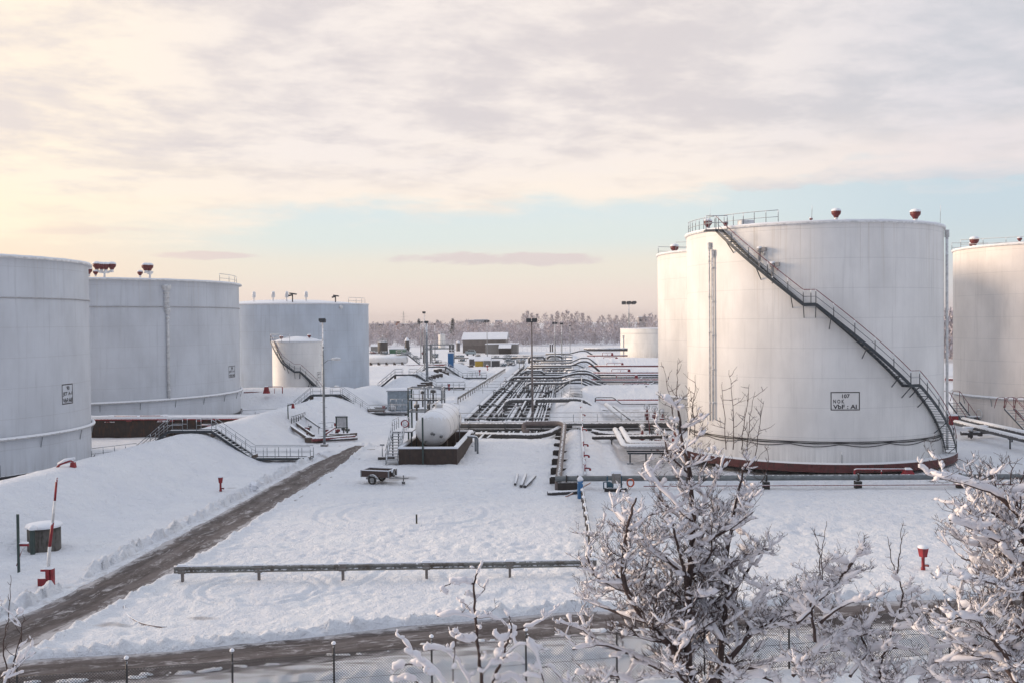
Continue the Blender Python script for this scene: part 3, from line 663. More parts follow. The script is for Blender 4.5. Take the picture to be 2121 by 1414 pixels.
# shorter branches that hop between the runs
for k, (x, y, L, hh) in enumerate(((-9.0, 118, 12, .5), (-6.2, 123, 16, .6), (-4.9, 128, 10, .7), (-8.2, 150, 18, .5), (-6.5, 162, 14, .6), (-11.6, 170, 12, .4))):
    pipe('branch_pipe', f'stepped branch pipe rising above the corridor pipes, {RANK[k] if k else "nearest"} from the front', [(x, y, -.5), (x, y, hh), (x, y + L, hh), (x, y + L, -.5)], .13, PIPED, group='branch pipes in the corridor')
rv = random.Random(8)
for k in range(26):       # valves sitting on the corridor pipes
    x = cp[k % len(cp)][0]; y = 103 + k * 5.2 + rv.uniform(-2, 2); e0 = Vector((x, y, -.35))
    if k == 0:
        e = v0 = T('corridor_valve', 'small snow-topped valve with a handwheel on the corridor pipes', 'valve', e0, 'valves on the corridor pipes')
        m = MB(); m.tube([e0 + Vector((0, 0, -.3)), e0 + Vector((0, 0, .75))], .06, 6); m.lathe(e0 + Vector((0, 0, .1)), [(0, -.25), (.26, -.2), (.26, .2), (.1, .32), (0, .32)], 10); m.build('valve_body', PIPED, e)
        m = MB(); m.tube([e0 + Vector((.22 * math.cos(t_), .22 * math.sin(t_), .75)) for t_ in np.linspace(0, 2 * PI, 11)], .03, 5, cap=False); m.build('handwheel', REDD, e)
    else: dup(v0, e0, None, rv.uniform(0, 3), None, rv.uniform(.8, 1.35))
for k, y in enumerate((113, 131, 156, 186)):       # low portal frames over the runs
    e0 = Vector((-8.1, y, 0))
    if k == 0:
        e = f0 = T('portal_frame', 'low dark steel portal frame standing across the corridor pipes', 'frame', e0, 'portal frames over the corridor'); m = MB(); m.box(e0 + Vector((.2, 0, .25)), (9.2, .14, .16)); m.build('beam', STEELD, e)
        for x in (-4.3, -1.4, 1.7, 4.7): m = MB(); m.box(e0 + Vector((x, 0, -.38)), (.14, .14, 1.3)); m.build('leg', STEELD, e)
    else: dup(f0, e0)
# cross pipes: photo pixels on a vertical plane at Y
def cross(label, Y, px, r, m, name='cross_pipe', grp='pipes crossing the corridor', legs=True, dY=0):
    pts = [PY(x, y, Y + dY * i) for i, (x, y) in enumerate(px)]
    lg = []
    if legs:
        for a, b in zip(pts[:-1], pts[1:]):
            if abs(b.z - a.z) < .4 and (b - a).length > 3:
                k = int((b - a).length / 3); lg += [a.lerp(b, (j + .5) / k) for j in range(k)]
    lg = [p for p in lg if p.z - tz(p.x, p.y) > .35]
    return pipe(name, label, pts, r, m, 'pipe', grp, legs=lg or None)
cross('thick grey pipe loop rising from the corridor and bending over the ridge, nearest cross pipe', 134, [(1046, 872), (1046, 829), (1208, 827), (1234, 850), (1262, 850), (1285, 862), (1372, 858)], .36, PIPE)
cross('thin grey pipe crossing in front of the snowy bank with a raised hump', 139, [(1233, 836), (1233, 822), (1270, 822), (1287, 836), (1362, 836)], .09, PIPE)
cross('cross pipe bending over the ridge just behind the small step ladder', 150, [(1092, 812), (1092, 793), (1168, 793), (1192, 784), (1214, 784), (1253, 803)], .24, PIPE)
cross('cross pipe over the ridge, third counted from the front', 158, [(1062, 795), (1062, 781), (1160, 781), (1190, 773), (1222, 773), (1250, 792)], .24, PIPED)
cross('cross pipe over the ridge, fourth counted from the front', 166, [(1100, 776), (1174, 776), (1194, 767), (1216, 767), (1246, 783)], .2, PIPE)
cross('cross pipe over the ridge, fifth counted from the front', 190, [(1098, 757), (1184, 757), (1202, 748), (1218, 748), (1242, 769)], .22, PIPED)
cross('cross pipe over the ridge, sixth counted from the front', 205, [(1120, 750), (1182, 750), (1202, 741), (1220, 741), (1240, 758)], .18, PIPE)
cross('cross pipe over the ridge, farthest of all', 250, [(1130, 733), (1180, 732), (1202, 726), (1214, 726), (1232, 738)], .22, PIPE)
for k, (a_, b_, y_, Y_, r_) in enumerate(((1068, 1178, 787, 154, .1), (1075, 1176, 772, 172, .14), (1085, 1182, 766, 180, .1), (1092, 1184, 761, 186, .18), (1098, 1184, 752, 200, .12), (1104, 1186, 746, 212, .2), (1060, 1186, 740, 232, .16), (1070, 1186, 736, 246, .12))):
    cross(f'plain cross pipe low over the corridor lines, {RANK[k] if k else "nearest"} of eight', Y_, [(a_, y_), (b_, y_ - .5)], r_, (PIPED, PIPE)[k % 2], 'low_cross_pipe', 'low pipes crossing the corridor')
cross('small arched pipe between the corridor lines', 162, [(1078, 777), (1088, 768), (1122, 768), (1128, 776)], .22, PIPE)
for k, (a, b, y0, y1, Y) in enumerate(((1096, 1128, 739, 752, 212), (1134, 1164, 737, 752, 214), (1100, 1160, 746, 752, 222), (1108, 1124, 743, 752, 226), (1138, 1158, 742, 752, 228))):
    cross(f'squared pipe arch at the far end of the corridor, {RANK[k] if k else "first"} of five', Y, [(a, y1), (a, y0), (b, y0), (b, y1)], .28, PIPE, 'pipe_arch', 'pipe arches at the corridor end')
# the bridge of pipes with a handrail at the front of the corridor
YB = 98.5
bg_ = T('pipe_bridge', 'pair of long pipes crossing the ridge below a walkway with a handrail', 'pipe bridge', PY(940, 905, YB))
for k, (y, r) in enumerate(((878, .20), (881.5, .24), (889, .15))):
    m = MB(); m.tube([PY(938, y, YB + .5 * k - .5), PY(1395, y - 1, YB + .5 * k - .5)], r, 10)
    for x in range(970, 1390, 75): a = PY(x, y, YB + .5 * k - .5); m.tube([a, a + Vector((.1, 0, 0))], r * 1.3, 10)
    m.build('pipe_run', PIPE, bg_)
m = MB(); a = PY(945, 873, YB + .9); b = PY(1385, 871, YB + .9); m.bar(a, b, .8, .05); m.build('walkway_grating', mat('grating', (.06, .065, .07), .6, snow=.75), bg_)
m = MB(); railing(m, [a - Vector((0, .4, 0)), b - Vector((0, .4, 0))], .95, 2.4, .03); m.build('handrail', STEEL, bg_)
for x in (955, 1035, 1120, 1240, 1300, 1350):
    a = PY(x, 890, YB + .2); z0 = tz(a.x, a.y); m = MB(); m.box((a.x, a.y, (a.z + z0) / 2 - .1), (.14, .14, a.z - z0 + .3)); m.box((a.x, a.y, a.z - .2), (.3, 1.2, .12)); m.build('trestle', STEELD, bg_)
m = MB(); a = PY(1195, 883, YB - .8); m.box(a, (.95, .04, .26)); m.build('name_board', WHT, bg_)
a0 = PY(1343, 868, YB - .3); b0 = a0 + Vector((.0, -1.6, -2.1)); m = MB()
for k in range(8): m.box(a0.lerp(b0, k / 8) + Vector((.35, 0, 0)), (.75, .2, .04))
m.bar(a0, b0, .05, .2); m.bar(a0 + Vector((.75, 0, 0)), b0 + Vector((.75, 0, 0)), .05, .2); m.build('access_steps', mat('stair_tread', (.07, .08, .09)), bg_)
m = MB(); railing(m, [a0, b0], .95, 1.3, .025); railing(m, [a0 + Vector((.75, 0, 0)), b0 + Vector((.75, 0, 0))], .95, 1.3, .025); m.build('step_rail', mat('red_handrail', (.16, .03, .04)), bg_)
# big dark pipe along the brow and the brown pipe climbing on sleepers
pipe('pipe', 'big dark pipe lying along the brow of the snowy lawn below the pipe bridge', [PY(985, 900, 96.6), PY(1110, 902, 96.6), PY(1140, 897, 96.7), PY(1162, 884, 97.2)], .30, PIPED, rad=2)
pipe('pipe', 'two-part dark pipe continuing right of the ridge below the bridge', [PY(1225, 893, 96.8), PY(1258, 900, 96.8), PY(1340, 900, 97)], .28, PIPED, rad=1)
pA = G(1156, 1000, .45); pB = PY(1169, 879, 95.8)
pipe('pipe', 'bare brown pipe climbing beside the ridge on dark support blocks then looping left', [pA + Vector((0, 0, -.6)), pA, pB, PY(1160, 875.5, 97.4), PY(1100, 876, 97.4), PY(1085, 877, 97.4), PY(1085, 893, 97.2), PY(1095, 893, 97)], .24, PIPEB, rad=.9)
for k, y in enumerate((992, 972, 953, 935, 920, 906, 896, 887)):
    g = G(1158 + k * 1.1, y + 6, .1); m = MB(); m.box((g.x, g.y, .16), (1.35, .42, .62)); m.box((g.x - .3, g.y, .5), (.6, .4, .08))
    m.build('support_block', mat('tarred_timber', (.035, .03, .028), .85, snow=.9), None, g, f'dark support block under the bare brown pipe, {"lowest" if k == 0 else RANK[k]} of the row', 'support block', 'blocks under the brown pipe')
# grey pipeline along the low wall on the right
a = G(1150, 990.5, .78); b = G(2121, 986, .78); d = (b - a).normalized()
pe = T('pipeline', 'long bare grey pipeline along the low snowy wall in front of tank 107', 'pipeline', a)
m = MB(); m.tube([a, b + d * 8], .19, 12); m.build('tube', PIPEG, pe)
for x in (1172, 1195, 1577, 1765, 1975, 2110):
    g = G(x, 990, .5); q = a + d * ((g - a).dot(d)); m = MB(); m.box((q.x, q.y, .26), (.42 if x > 1180 else 1.2, .5, .55)); m.tube([q - d * .04, q + d * .04], .27, 12); m.build('saddle', mat('tarred_timber', (.035, .03, .028)), pe)
pipe('pipe', 'thin dark red pipe beneath the grey pipeline', [a + Vector((6, -.35, -.45)), b + d * 8 + Vector((0, -.35, -.45))], .04, REDD)
# red and white foam main on the ridge
q = [G(1212, 984, .8), G(1206, 905, .95), PY(1204, 880, 99.5), G(1205, 830, 1.7)]
mm = T('foam_main', 'red and white pipe running up the right side of the snowy ridge', 'pipe', q[0])
m = MB(); m.tube(q, .10, 8); m.build('tube', PIPEW, mm)
for y, h0 in ((963, .85), (952, .85), (918, .95), (871, 1.), (843, 1.5)):
    m = MB(); g = G(1207 + (y - 900) * .06, y, h0); m.tube([g, g + Vector((0, .9, .02))], .115, 8); m.build('red_section', REDW, mm)
for y, dx in ((975, 1), (948, 1), (925, 0), (893, 1), (862, 0)):
    g = G(1207 + (y - 900) * .06, y, .9); m = MB(); m.tube([(g.x, g.y, tz(g.x, g.y)), g + Vector((0, 0, .75))], .05, 6)
    m.tube(fillet([g + Vector((0, 0, .25)), g + Vector((.35, -.0, .25)), g + Vector((.38, 0, .05))], .1), .09, 6); m.build('outlet', REDW, mm)
# white twin pipes on the right, with a bent run and frame
tw = T('pipe_elbow_pair', 'two fat snow-covered pipes bending right beside the tree, white end flanges', 'pipes', PY(1300, 960, 84))
for k, px in enumerate(([(1274, 889), (1293, 924), (1385, 924)], [(1287, 887), (1305, 917), (1385, 918)])):
    A, B_, C_ = px; m = MB(); m.tube(fillet([PY(*A, 94.5), PY(*B_, 83.5 + k), PY(*C_, 83.5 + k)], .8, 6), .25, 12); m.build('pipe_run', mat('white_lagging', (.42, .40, .40), .5, snow=.12), tw)
m = MB(); a = PY(1300, 938, 83.2); b = PY(1385, 938, 83.2); m.bar(a, b, .1, .14); m.bar(a + Vector((0, 1.4, 0)), b + Vector((0, 1.4, 0)), .1, .14); m.build('support_beam', STEELD, tw)
for x in (1305, 1338, 1372):
    a = PY(x, 938, 83.4); z0 = tz(a.x, a.y); m = MB(); m.box((a.x, a.y, (a.z + z0) / 2), (.12, .12, a.z - z0)); m.box((a.x, a.y, z0 + .04), (.5, .5, .08)); m.build('leg', STEELD, tw)
m = MB(); a = PY(1385, 924, 83.5); m.tube([a, a + Vector((.9, 0, 0))], .32, 12); m.build('red_flange', REDD, tw)
pipe('pipe', 'fat snow-covered pipe running from the back towards the bridge, right of the ridge', [PY(1256, 838, 128), PY(1298, 872, 104)], .3, PIPEW, flanges=0)
pipe('pipe', 'second fat pipe behind the first one right of the ridge', [PY(1272, 842, 126), PY(1312, 872, 106)], .22, PIPE)
cross('low dark pipe below the bridge on its right', 92, [(1226, 905), (1390, 903)], .22, PIPED, 'pipe', None)
for k, (x, y, Y) in enumerate(((1340, 842, 118), (1356, 846, 117), (1372, 852, 112), (1330, 884, 95), (1362, 893, 92), (1398, 880, 90))):
    p = PY(x, y, Y); z0 = tz(p.x, p.y); e = T('valve', f'snow-capped red valve near the left foot of tank 107, {RANK[k] if k else "first"} from the back', 'valve', (p.x, p.y, z0), 'valves beside tank 107')
    m = MB(); m.tube([(p.x, p.y, z0), (p.x, p.y, p.z)], .14, 8); m.lathe((p.x, p.y, z0 + (p.z - z0) * .5), [(0, -.25), (.3, -.25), (.3, .25), (0, .25)], 10); m.build('valve_body', REDD, e)
    m = MB(); m.tube([(p.x + .35 * math.cos(t), p.y + .1, p.z + .35 * math.sin(t)) for t in np.linspace(0, 2 * PI, 13)], .035, 5, cap=False); m.build('handwheel', STEEL, e)
    m = MB(); m.lathe((p.x, p.y, p.z), [(.22, 0), (.26, .12), (.12, .28), (0, .3)], 8); m.build('snow_cap', SNOW, e)
# red pipes and foam pourers along the right cross banks
def foam(label, x0, x1, y, Y, r=.10, m=REDW, x2=1420): pass
for k, (x0, y, Y, r, mt) in enumerate(((1232, 827, 140, .13, REDW), (1224, 785, 158, .13, REDW), (1229, 789.5, 156, .2, PIPE), (1222, 771, 176, .14, REDW), (1226, 776, 172, .2, PIPED), (1219, 757.5, 196, .2, REDD), (1216, 736, 248, .2, REDD), (1209, 723.5, 290, .5, PIPED))):
    pipe('pipe', f'dark red or grey pipe along the right hand banks, {RANK[k] if k else "nearest"} from the front', [PY(x0, y, Y), PY(1400 if k < 6 else 1300, y, Y)], r, mt, group='pipes along the right banks')
for k, (x0, y, Y, r, mt) in enumerate(((1232, 791, 182, .22, PIPED), (1236, 794, 178, .16, PIPE), (1240, 797, 175, .2, PIPED), (1230, 787, 186, .14, REDW), (1228, 781, 190, .22, PIPED))):
    pipe('pipe', f'dark pipe low in the pit right of the ridge, {RANK[k] if k else "first"} of five', [PY(x0, y, Y), PY(1400, y - .5, Y)], r, mt, group='low pipes in the right pit')
def pourer(label, xa, xb, ya, yb, Y, w=.55, hh=.9, grp='foam pourers on the bank tops', m_=RED, post=True):
    e = T('foam_pourer', label, 'foam pourer', PY(xb, yb, Y), grp); m = MB()
    m.tube(fillet([PY(xa, yb, Y), PY(xa, ya, Y), PY(xb, ya, Y)], .15), .07, 6); mid = PY((xa + xb) / 2, ya, Y); m.tube([mid, PY((xa + xb) / 2, yb, Y)], .045, 5); m.build('feed_pipe', REDW, e)
    c = PY(xb, (ya + yb) / 2, Y); m = MB(); m.box(c, (w * 1.25, w, (PY(xb, ya, Y) - PY(xb, yb, Y)).z), taper=.5); m.build('pourer_hood', m_, e)
    m = MB(); m.box(c + Vector((0, 0, (PY(xb, ya, Y) - PY(xb, yb, Y)).z / 2 + .05)), (w * .75, w * .6, .12), taper=.6); m.build('snow_cap', SNOW, e); return e
pourer('red foam pourer farthest off on the right banks', 1248, 1268, 730, 737, 246); pourer('small red foam pourer just in front of the far low tank', 1250, 1277, 739, 742, 236)
pourer('red foam pourer on the bank below the far low tank', 1257, 1289, 751, 758, 197); pourer('large red foam pourer behind the pit pipes, left leg bent', 1267, 1303, 764, 772, 177)
pourer('red foam pourer standing in the middle of the pit pipes', 1277, 1318, 776, 785, 159); pourer('low red foam pourer beside the left edge of the tall tank', 1292, 1342, 793, 799, 152)
for k, (xa, ya, xb, yb, Y) in enumerate(((1300, 800, 1330, 782, 160), (1310, 800, 1340, 784, 158), (1322, 801, 1352, 786, 156), (1338, 800, 1362, 788, 154))):
    pipe('pipe', f'slanting snow-covered pipe in the pit right of the ridge, {RANK[k] if k else "first"} from the left', [PY(xa, ya, Y - 6), PY(xb, yb, Y + 6)], .12, PIPE, group='slanting pipes in the pit')
pourer('red foam pipe hoop on the dark wall between the big left tanks, right half', 290, 341, 860, 872, 97.5, 1.0, m_=REDW); pourer('red foam pipe hoop on the dark wall between the big left tanks, left half', 286, 231, 861, 873, 97.5, .9, m_=REDW)
pourer('red foam pourer on the bank in front of the wide bluish tank', 585, 552, 800, 814, 134, .7); pourer('red pipe hoop with an end hood on the floor in front of tank 107', 1770, 1881, 971, 985, 73.5, .75)
# snow-capped red pipes on left banks
pipe('pipe', 'dark red pipe on the snowy bank in front of the wide bluish tank', [G(505, 812, 1.9), G(765, 808, 1.9)], .13, REDD)
pipe('pipe', 'dark red pipe along the bank right of the wide bluish tank', [G(766, 758, 2.2), G(930, 755, 2.2)], .2, REDD)
# dark retaining wall between the two big tanks
w0 = G(150, 925, 0); w1 = G(500, 898, 0); yw = 97.2
e = T('retaining_wall', 'dark brown sheet wall with a red pipe on top between the two big left tanks', 'wall', (-42, yw, 0))
m = MB(); m.box((-48, yw, .95), (30, .25, 2.2)); m.build('wall_panel', mat('dark_sheet_wall', (.030, .022, .020), .8, snow=None, rust=(.06, .03, .02), rustamt=.5), e)
m = MB(); m.box((-48, yw + .1, 2.13), (30.2, .7, .16)); m.build('snow_cap', SNOW, e)
m = MB(); m.tube([(-62, yw - .25, 1.95), (-33.4, yw - .25, 1.95)], .10, 6); m.build('red_pipe', REDW, e)
for x in (-45.5, -41, -38): m = MB(); m.box((x, yw - .25, 1.82), (.5, .25, .22)); m.build('pipe_clamp', REDD, e)
rl = MB(); a = G(190, 952, .1); b = G(283, 940, .1); railing(rl, [a, b], 1.0, 1.2, .03); rl.build('railing', STEEL, None, a, 'thin railing at the foot of the tank marked 90', 'railing')
rl = MB(); a = G(500, 866, .1); b = G(585, 862, .1); railing(rl, [a, b], 1.0, 1.6, .03); rl.build('railing', STEEL, None, a, 'thin railing right of the broad tank with the pipe down its middle', 'railing')
pipe('pipe', 'snow-covered pipe leaving the foot of the broad tank', [G(498, 862, .4), G(560, 856, .4)], .2, PIPE)

# ------------------------------------------------------------------ crossing stairs over the left berm
def berm_stairs(label, Y, xc, hc, s=1.):
    e = T('berm_stairs', label, 'footbridge', (xc, Y, 0), 'steel steps over the left berm'); o = Vector((xc, Y, 0))
    prof = [(-5.6 * s, .15), (-2.6 * s, hc + .25), (1.2 * s, hc + .25), (4.6 * s, .28), (9.6 * s, .28)]
    for dy, nm in ((-.5, 'near_stringer'), (.5, 'far_stringer')):
        m = MB()
        for a, b in zip(prof[:-1], prof[1:]): m.bar(o + Vector((a[0], dy, a[1])), o + Vector((b[0], dy, b[1])), .07, .22)
        m.build(nm, STEELD, e)
        m = MB(); pts = [o + Vector((a, dy, z)) for a, z in prof]
        gap = [pts[0], pts[1], pts[1] + Vector((1.3, 0, 0))] if 1 else pts
        railing(m, gap, 1.05, 1.1, .028); railing(m, [pts[2] - Vector((1.3, 0, 0)), pts[2], pts[3], pts[4]], 1.05, 1.1, .028); m.build('handrail', STEEL, e)
    m = MB(); tm = mat('stair_tread', (.07, .08, .09))
    for a, b in ((prof[0], prof[1]), (prof[2], prof[3])):
        k = int(abs(b[1] - a[1]) / .2)
        for j in range(k): u = (j + .5) / k; m.box(o + Vector((a[0] + (b[0] - a[0]) * u, 0, a[1] + (b[1] - a[1]) * u)), (.26, .95, .04))
    m.build('treads', tm, e)
    m = MB(); m.box(o + Vector((-.7 * s, 0, hc + .27)), (3.9 * s, .96, .05)); m.box(o + Vector((7.1 * s, 0, .30)), (5 * s, .96, .05)); m.build('deck', mat('deck', (.10, .11, .12), .6, snow=.6), e)
    for x in (-2.6, 1.2, 4.7, 9.4): m = MB(); m.box(o + Vector((x * s, 0, (tz(xc + x * s, Y) + .2 if abs(x) > 3 else hc) - .15)), (.2, 1.0, .5)); m.build('footing', CONCB, e)
    return e
for (px, py, lab) in ((400, 898, 'steel steps crossing the left berm beside the dark wall, nearest footbridge'), (678, 822, 'steel steps crossing the berm behind the rung-sided mast, below the small tank'), (842, 779, 'steel steps crossing the left berm left of the blue cabin, small and half hidden'), (905, 762, 'farthest and smallest steel steps crossing the left berm')):
    g = G(px, py, 2.35); hc = 2.35; berm_stairs(lab, g.y, g.x + .6, hc)

# ------------------------------------------------------------------ lamp masts
LAMPM = mat('lamp_housing', (.03, .035, .04), .5, snow=.75)
def mast(label, base, topz, r=.12, head=1., lattice=False, arm=None, heads=1, m_=STEEL, two=0):
    b = Vector(base); e = T('lamp_mast', label, 'lamp mast', b, 'lamp masts over the depot')
    m = MB(); m.tube([b - Vector((0, 0, .3)), Vector((b.x, b.y, b.z + (topz - b.z) * .5)), (b.x, b.y, topz)], [r, r * .8, r * .5], 8); m.build('pole', m_, e)
    if lattice:
        m = MB(); z = b.z + 1
        while z < topz - .4: m.tube([(b.x - .3, b.y, z), (b.x, b.y, z)] if int(z / .45) % 2 else [(b.x, b.y, z), (b.x + .3, b.y, z)], .018, 4); z += .45
        m.build('climbing_rungs', m_, e)
    m = MB(); h = head
    for k in range(heads):
        dx = (k - (heads - 1) / 2) * .5 * h; m.box((b.x + dx, b.y - .15 * h, topz + .08), (.42 * h if heads > 1 else .62 * h, .38 * h, .22 * h), .2 * k, -.35); m.box((b.x + dx, b.y - .38 * h, topz - .04), (.34 * h, .05, .16 * h), .2 * k, -.35)
    m.tube([(b.x - .3 * h, b.y, topz - .12), (b.x + .3 * h, b.y, topz - .12)], .03, 5); m.build('lamp_head', LAMPM, e)
    if arm:
        z, dxx = arm; m = MB(); m.tube([(b.x, b.y, z - .3), (b.x + dxx * .5, b.y, z + .05), (b.x + dxx, b.y, z + .1)], .04, 6); m.build('side_arm', m_, e)
        m = MB(); m.lathe((b.x + dxx + .35, b.y, z + .14), [(0, -.5), (.12, -.4), (.17, 0), (.13, .35), (0, .45)], 10, 'X'); m.build('street_lamp_head', WHT, e)
    m = MB(); m.box(b + Vector((0, 0, .05)), (.6, .6, .3)); m.build('footing', CONC, e); return e
def mast_px(label, xb, yb, yt, h=0., **k):
    g = G(xb, yb, h); g.z = tz(g.x, g.y); d = (g - CP).dot(CM @ Vector((0, 0, -1))); t = P(xb, yt, d); return mast(label, g, t.z, **k)
mast_px('tall mast with climbing rungs and a curved side lamp, beside the valve pit', 672, 923, 665, r=.13, head=1.0, lattice=True, arm=(8.1, .9))
mast_px('tall thick mast standing on the bank above the grey shed', 885, 806, 668, r=.25, head=1.1, lattice=True)
mast_px('slim mast behind the thick mast, tallest on the left', 880, 790, 648, r=.12, head=1.0, lattice=True)
mast_px('tall mast in the middle of the pipe corridor', 1103.5, 906, 665, h=-.9, r=.14, head=1.25, heads=2, m_=mat('brown_steel', (.16, .14, .14), .5, snow=.9))
mast_px('slim mast in the corridor, left one of the distant pair', 1150, 776, 670, r=.15, head=1.2, heads=2)
mast_px('slim mast in the corridor, right one of the distant pair', 1164, 772, 671, r=.15, head=1.2)
mast_px('thin distant mast at the far end of the ridge', 1181, 737, 675, r=.12, head=1.)
mast_px('thin mast in front of the grey warehouse', 1009.5, 758, 666, r=.13, head=1.5, heads=2)
mast_px('high mast standing behind the far low tank', 1303, 722, 628, r=.35, head=4.2, heads=3)
mast_px('slim mast between the gantry and the warehouse', 901, 745, 672, r=.14, head=1.)
mast_px('dark pole behind the steel gantry', 872, 742, 668, r=.2, head=1.6, heads=2)

# ------------------------------------------------------------------ guardrails
def guardrail(label, a, b, h=.75, sp=4.0, flat=True, hs=1.):
    a = Vector(a); b = Vector(b); a.z = b.z = 0; L = (b - a).length; d = (b - a) / L; nrm = Vector((d.y, -d.x, 0)); e = T('guardrail', label, 'guardrail', a)
    k = round(L / sp); zt = lambda p: (0.0 if flat else max(0, tz(p.x, p.y)))
    prof = [(0, .155), (.035, .14), (.08, .10), (.08, .06), (.015, .02), (.015, -.02), (.08, -.06), (.08, -.10), (.035, -.14), (0, -.155)]
    m = MB(); N = max(2, int(L / 2)); vs = []
    for i in range(N + 1):
        p = a + d * (L * i / N); z = zt(p) + h - .16
        for (u, v) in prof: vs.append(p + nrm * (u + .06) + Vector((0, 0, z + v * hs)))
        for (u, v) in reversed(prof): vs.append(p + nrm * (u + .045) + Vector((0, 0, z + v * hs)))
    n = len(prof) * 2; fs = [(i * n + j, i * n + (j + 1) % n, (i + 1) * n + (j + 1) % n, (i + 1) * n + j) for i in range(N) for j in range(n)]
    fs += [tuple(range(n)), tuple(N * n + j for j in reversed(range(n)))]
    m.add(vs, fs); m.build('rail_beam', mat('guardrail_steel', (.20, .20, .19), .55, .3, snow=.86, nscale=1.2, rust=(.12, .105, .09), rustamt=.5), e)
    for i in range(k + 1):
        p = a + d * (L * i / k + (.35 if i == 0 else 0)); z = zt(p); m = MB(); m.box(p + Vector((0, 0, z + h / 2 - .15)), (.11, .11, h + .1)); m.box(p + nrm * .09 + Vector((0, 0, z + h - .16)), (.32, .07, .33), math.atan2(d.y, d.x)); m.build('post', mat('post_steel', (.17, .15, .14), .6, snow=.9), e)
        m = MB(); m.box(p + nrm * .03 + Vector((0, 0, z + h + .045)), (.50, .2, .09), math.atan2(d.y, d.x), taper=.7); m.build('snow_cap', SNOW, e)
    m = MB(); q = [a + d * (L * i / (N * 3)) for i in range(N * 3 + 1)]; m.tube([p + nrm * .06 + Vector((0, 0, zt(p) + h + .0 + .012 * random.random())) for p in q], [.02 + .022 * random.random() for _ in q], 6); m.build('rail_snow', SNOW, e)
    return e
guardrail('long steel guardrail crossing the white lawn in the foreground', G(362, 1206), G(1228, 1192))
guardrail('steel guardrail seen end-on running from the blue post to the lawn corner', G(1228, 1186), G(1203, 1024), sp=2.6, hs=1.3)
guardrail('distant guardrail along the right side of the service road', G(948, 836), G(1046, 771), flat=False, sp=3.2, h=.95, hs=1.3)

# ------------------------------------------------------------------ horizontal vessel in its basin
fl_ = G(826, 962); fr_ = G(947, 962); bw = (fr_ - fl_).length; bl = 12.5; cx, y0 = (fl_.x + fr_.x) / 2, (fl_.y + fr_.y) / 2
e = T('concrete_basin', 'dark rectangular concrete basin below the horizontal white vessel', 'basin', (cx, y0 + bl / 2, 0)); CB = mat('stained_concrete', (.05, .034, .028), .85, snow=.97, rust=(.035, .028, .025), rustamt=.5)
for nm, c, d in (('front_wall', (cx, y0 + .12, .62), (bw, .24, 1.4)), ('side_wall', (cx + bw / 2 - .12, y0 + bl / 2, .62), (.24, bl - .5, 1.4)), ('side_wall', (cx - bw / 2 + .12, y0 + bl / 2, .62), (.24, bl - .5, 1.4)), ('back_wall', (cx, y0 + bl - .12, .62), (bw, .24, 1.4))):
    m = MB(); m.box(c, d); m.build(nm, CB, e)
    m = MB(); m.box((c[0], c[1], 1.39), (d[0] + .12, d[1] + .1, .14), taper=.985); m.build('snow_ledge', SNOW, e)
m = MB(); m.box((cx, y0 + bl / 2, .25), (bw - .5, bl - .5, .1)); m.build('basin_floor', mat('black_basin_floor', (.012, .01, .01), .25, snow=None), e)  # near-black, fairly smooth floor colour
vc = PY(892, 889, y0 + 1.6); vr = 1.47; vx, vz = vc.x + .1, vc.z
v = T('pressure_vessel', 'big horizontal white cylindrical vessel with domed end and snow on top', 'vessel', (vx, y0 + 7, 0))
pr = [(0, -.75), (.5, -.71), (.92, -.58), (1.22, -.36), (1.41, -.12), (vr, .06), (vr, 8.4), (1.35, 8.8), (.9, 9.1), (0, 9.25)]
m = MB(); m.lathe((vx, y0 + 2.2, vz), pr, 48, 'Y'); vs_ = m
m.build('shell', mat('vessel_white', (.72, .71, .70), .45, snow=.52, rust=(.36, .27, .17), rustamt=.72, nscale=.9, var=.06), v)
for yy in (y0 + 3.6, y0 + 9.4): m = MB(); m.box((vx, yy, vz - 1.65), (2.1, .5, 1.6)); m.build('saddle', CONCB, v)
for dx, dz, r in ((.05, -.30, .12), (.22, -.36, .09), (.80, -.55, .13), (-.55, -1.0, .08), (.75, -1.05, .05)):
    m = MB(); rr = math.hypot(dx, dz); yy = y0 + 2.2 - .75 * math.sqrt(max(0, 1 - (rr / vr) ** 2)); m.lathe((vx + dx, yy - .06, vz + dz), [(0, 0), (r, 0), (r, -.25), (0, -.25)], 12, 'Y'); m.build('nozzle', mat('nozzle_grey', (.12, .13, .13), .5, snow=.9), v)
m = MB()
for yy in (y0 + 2.3, y0 + 5, y0 + 8, y0 + 10.4): m.tube([(vx + (vr + .004) * math.cos(t_), yy, vz + (vr + .004) * math.sin(t_)) for t_ in np.linspace(0, 2 * PI, 41)], .022, 4, cap=False)
m.build('weld_bands', mat('weld_grey', (.45, .44, .43), .5, snow=.5), v)
m = MB(); m.lathe((vx, y0 + 6, vz + vr - .1), [(0, 0), (.35, 0), (.35, .35), (.42, .36), (.42, .42), (0, .44)], 14); m.tube([(vx - .3, y0 + 3.5, vz + vr), (vx - .3, y0 + 3.5, vz + vr + .5)], .09, 8); m.tube([(vx - .3, y0 + 3.5, vz + vr + .4), (vx - .3, y0 + 8.5, vz + vr + .4)], .06, 6); m.build('manhole_and_pipework', WHT, v)
gp = G(884, 955, .0); m = MB(); m.box((gp.x, y0 - .12, 1.95), (.13, .13, 3.9)); m.build('post', GREEN, None, (gp.x, y0 - .12, 0), 'dark green post in front of the domed end of the vessel', 'post')
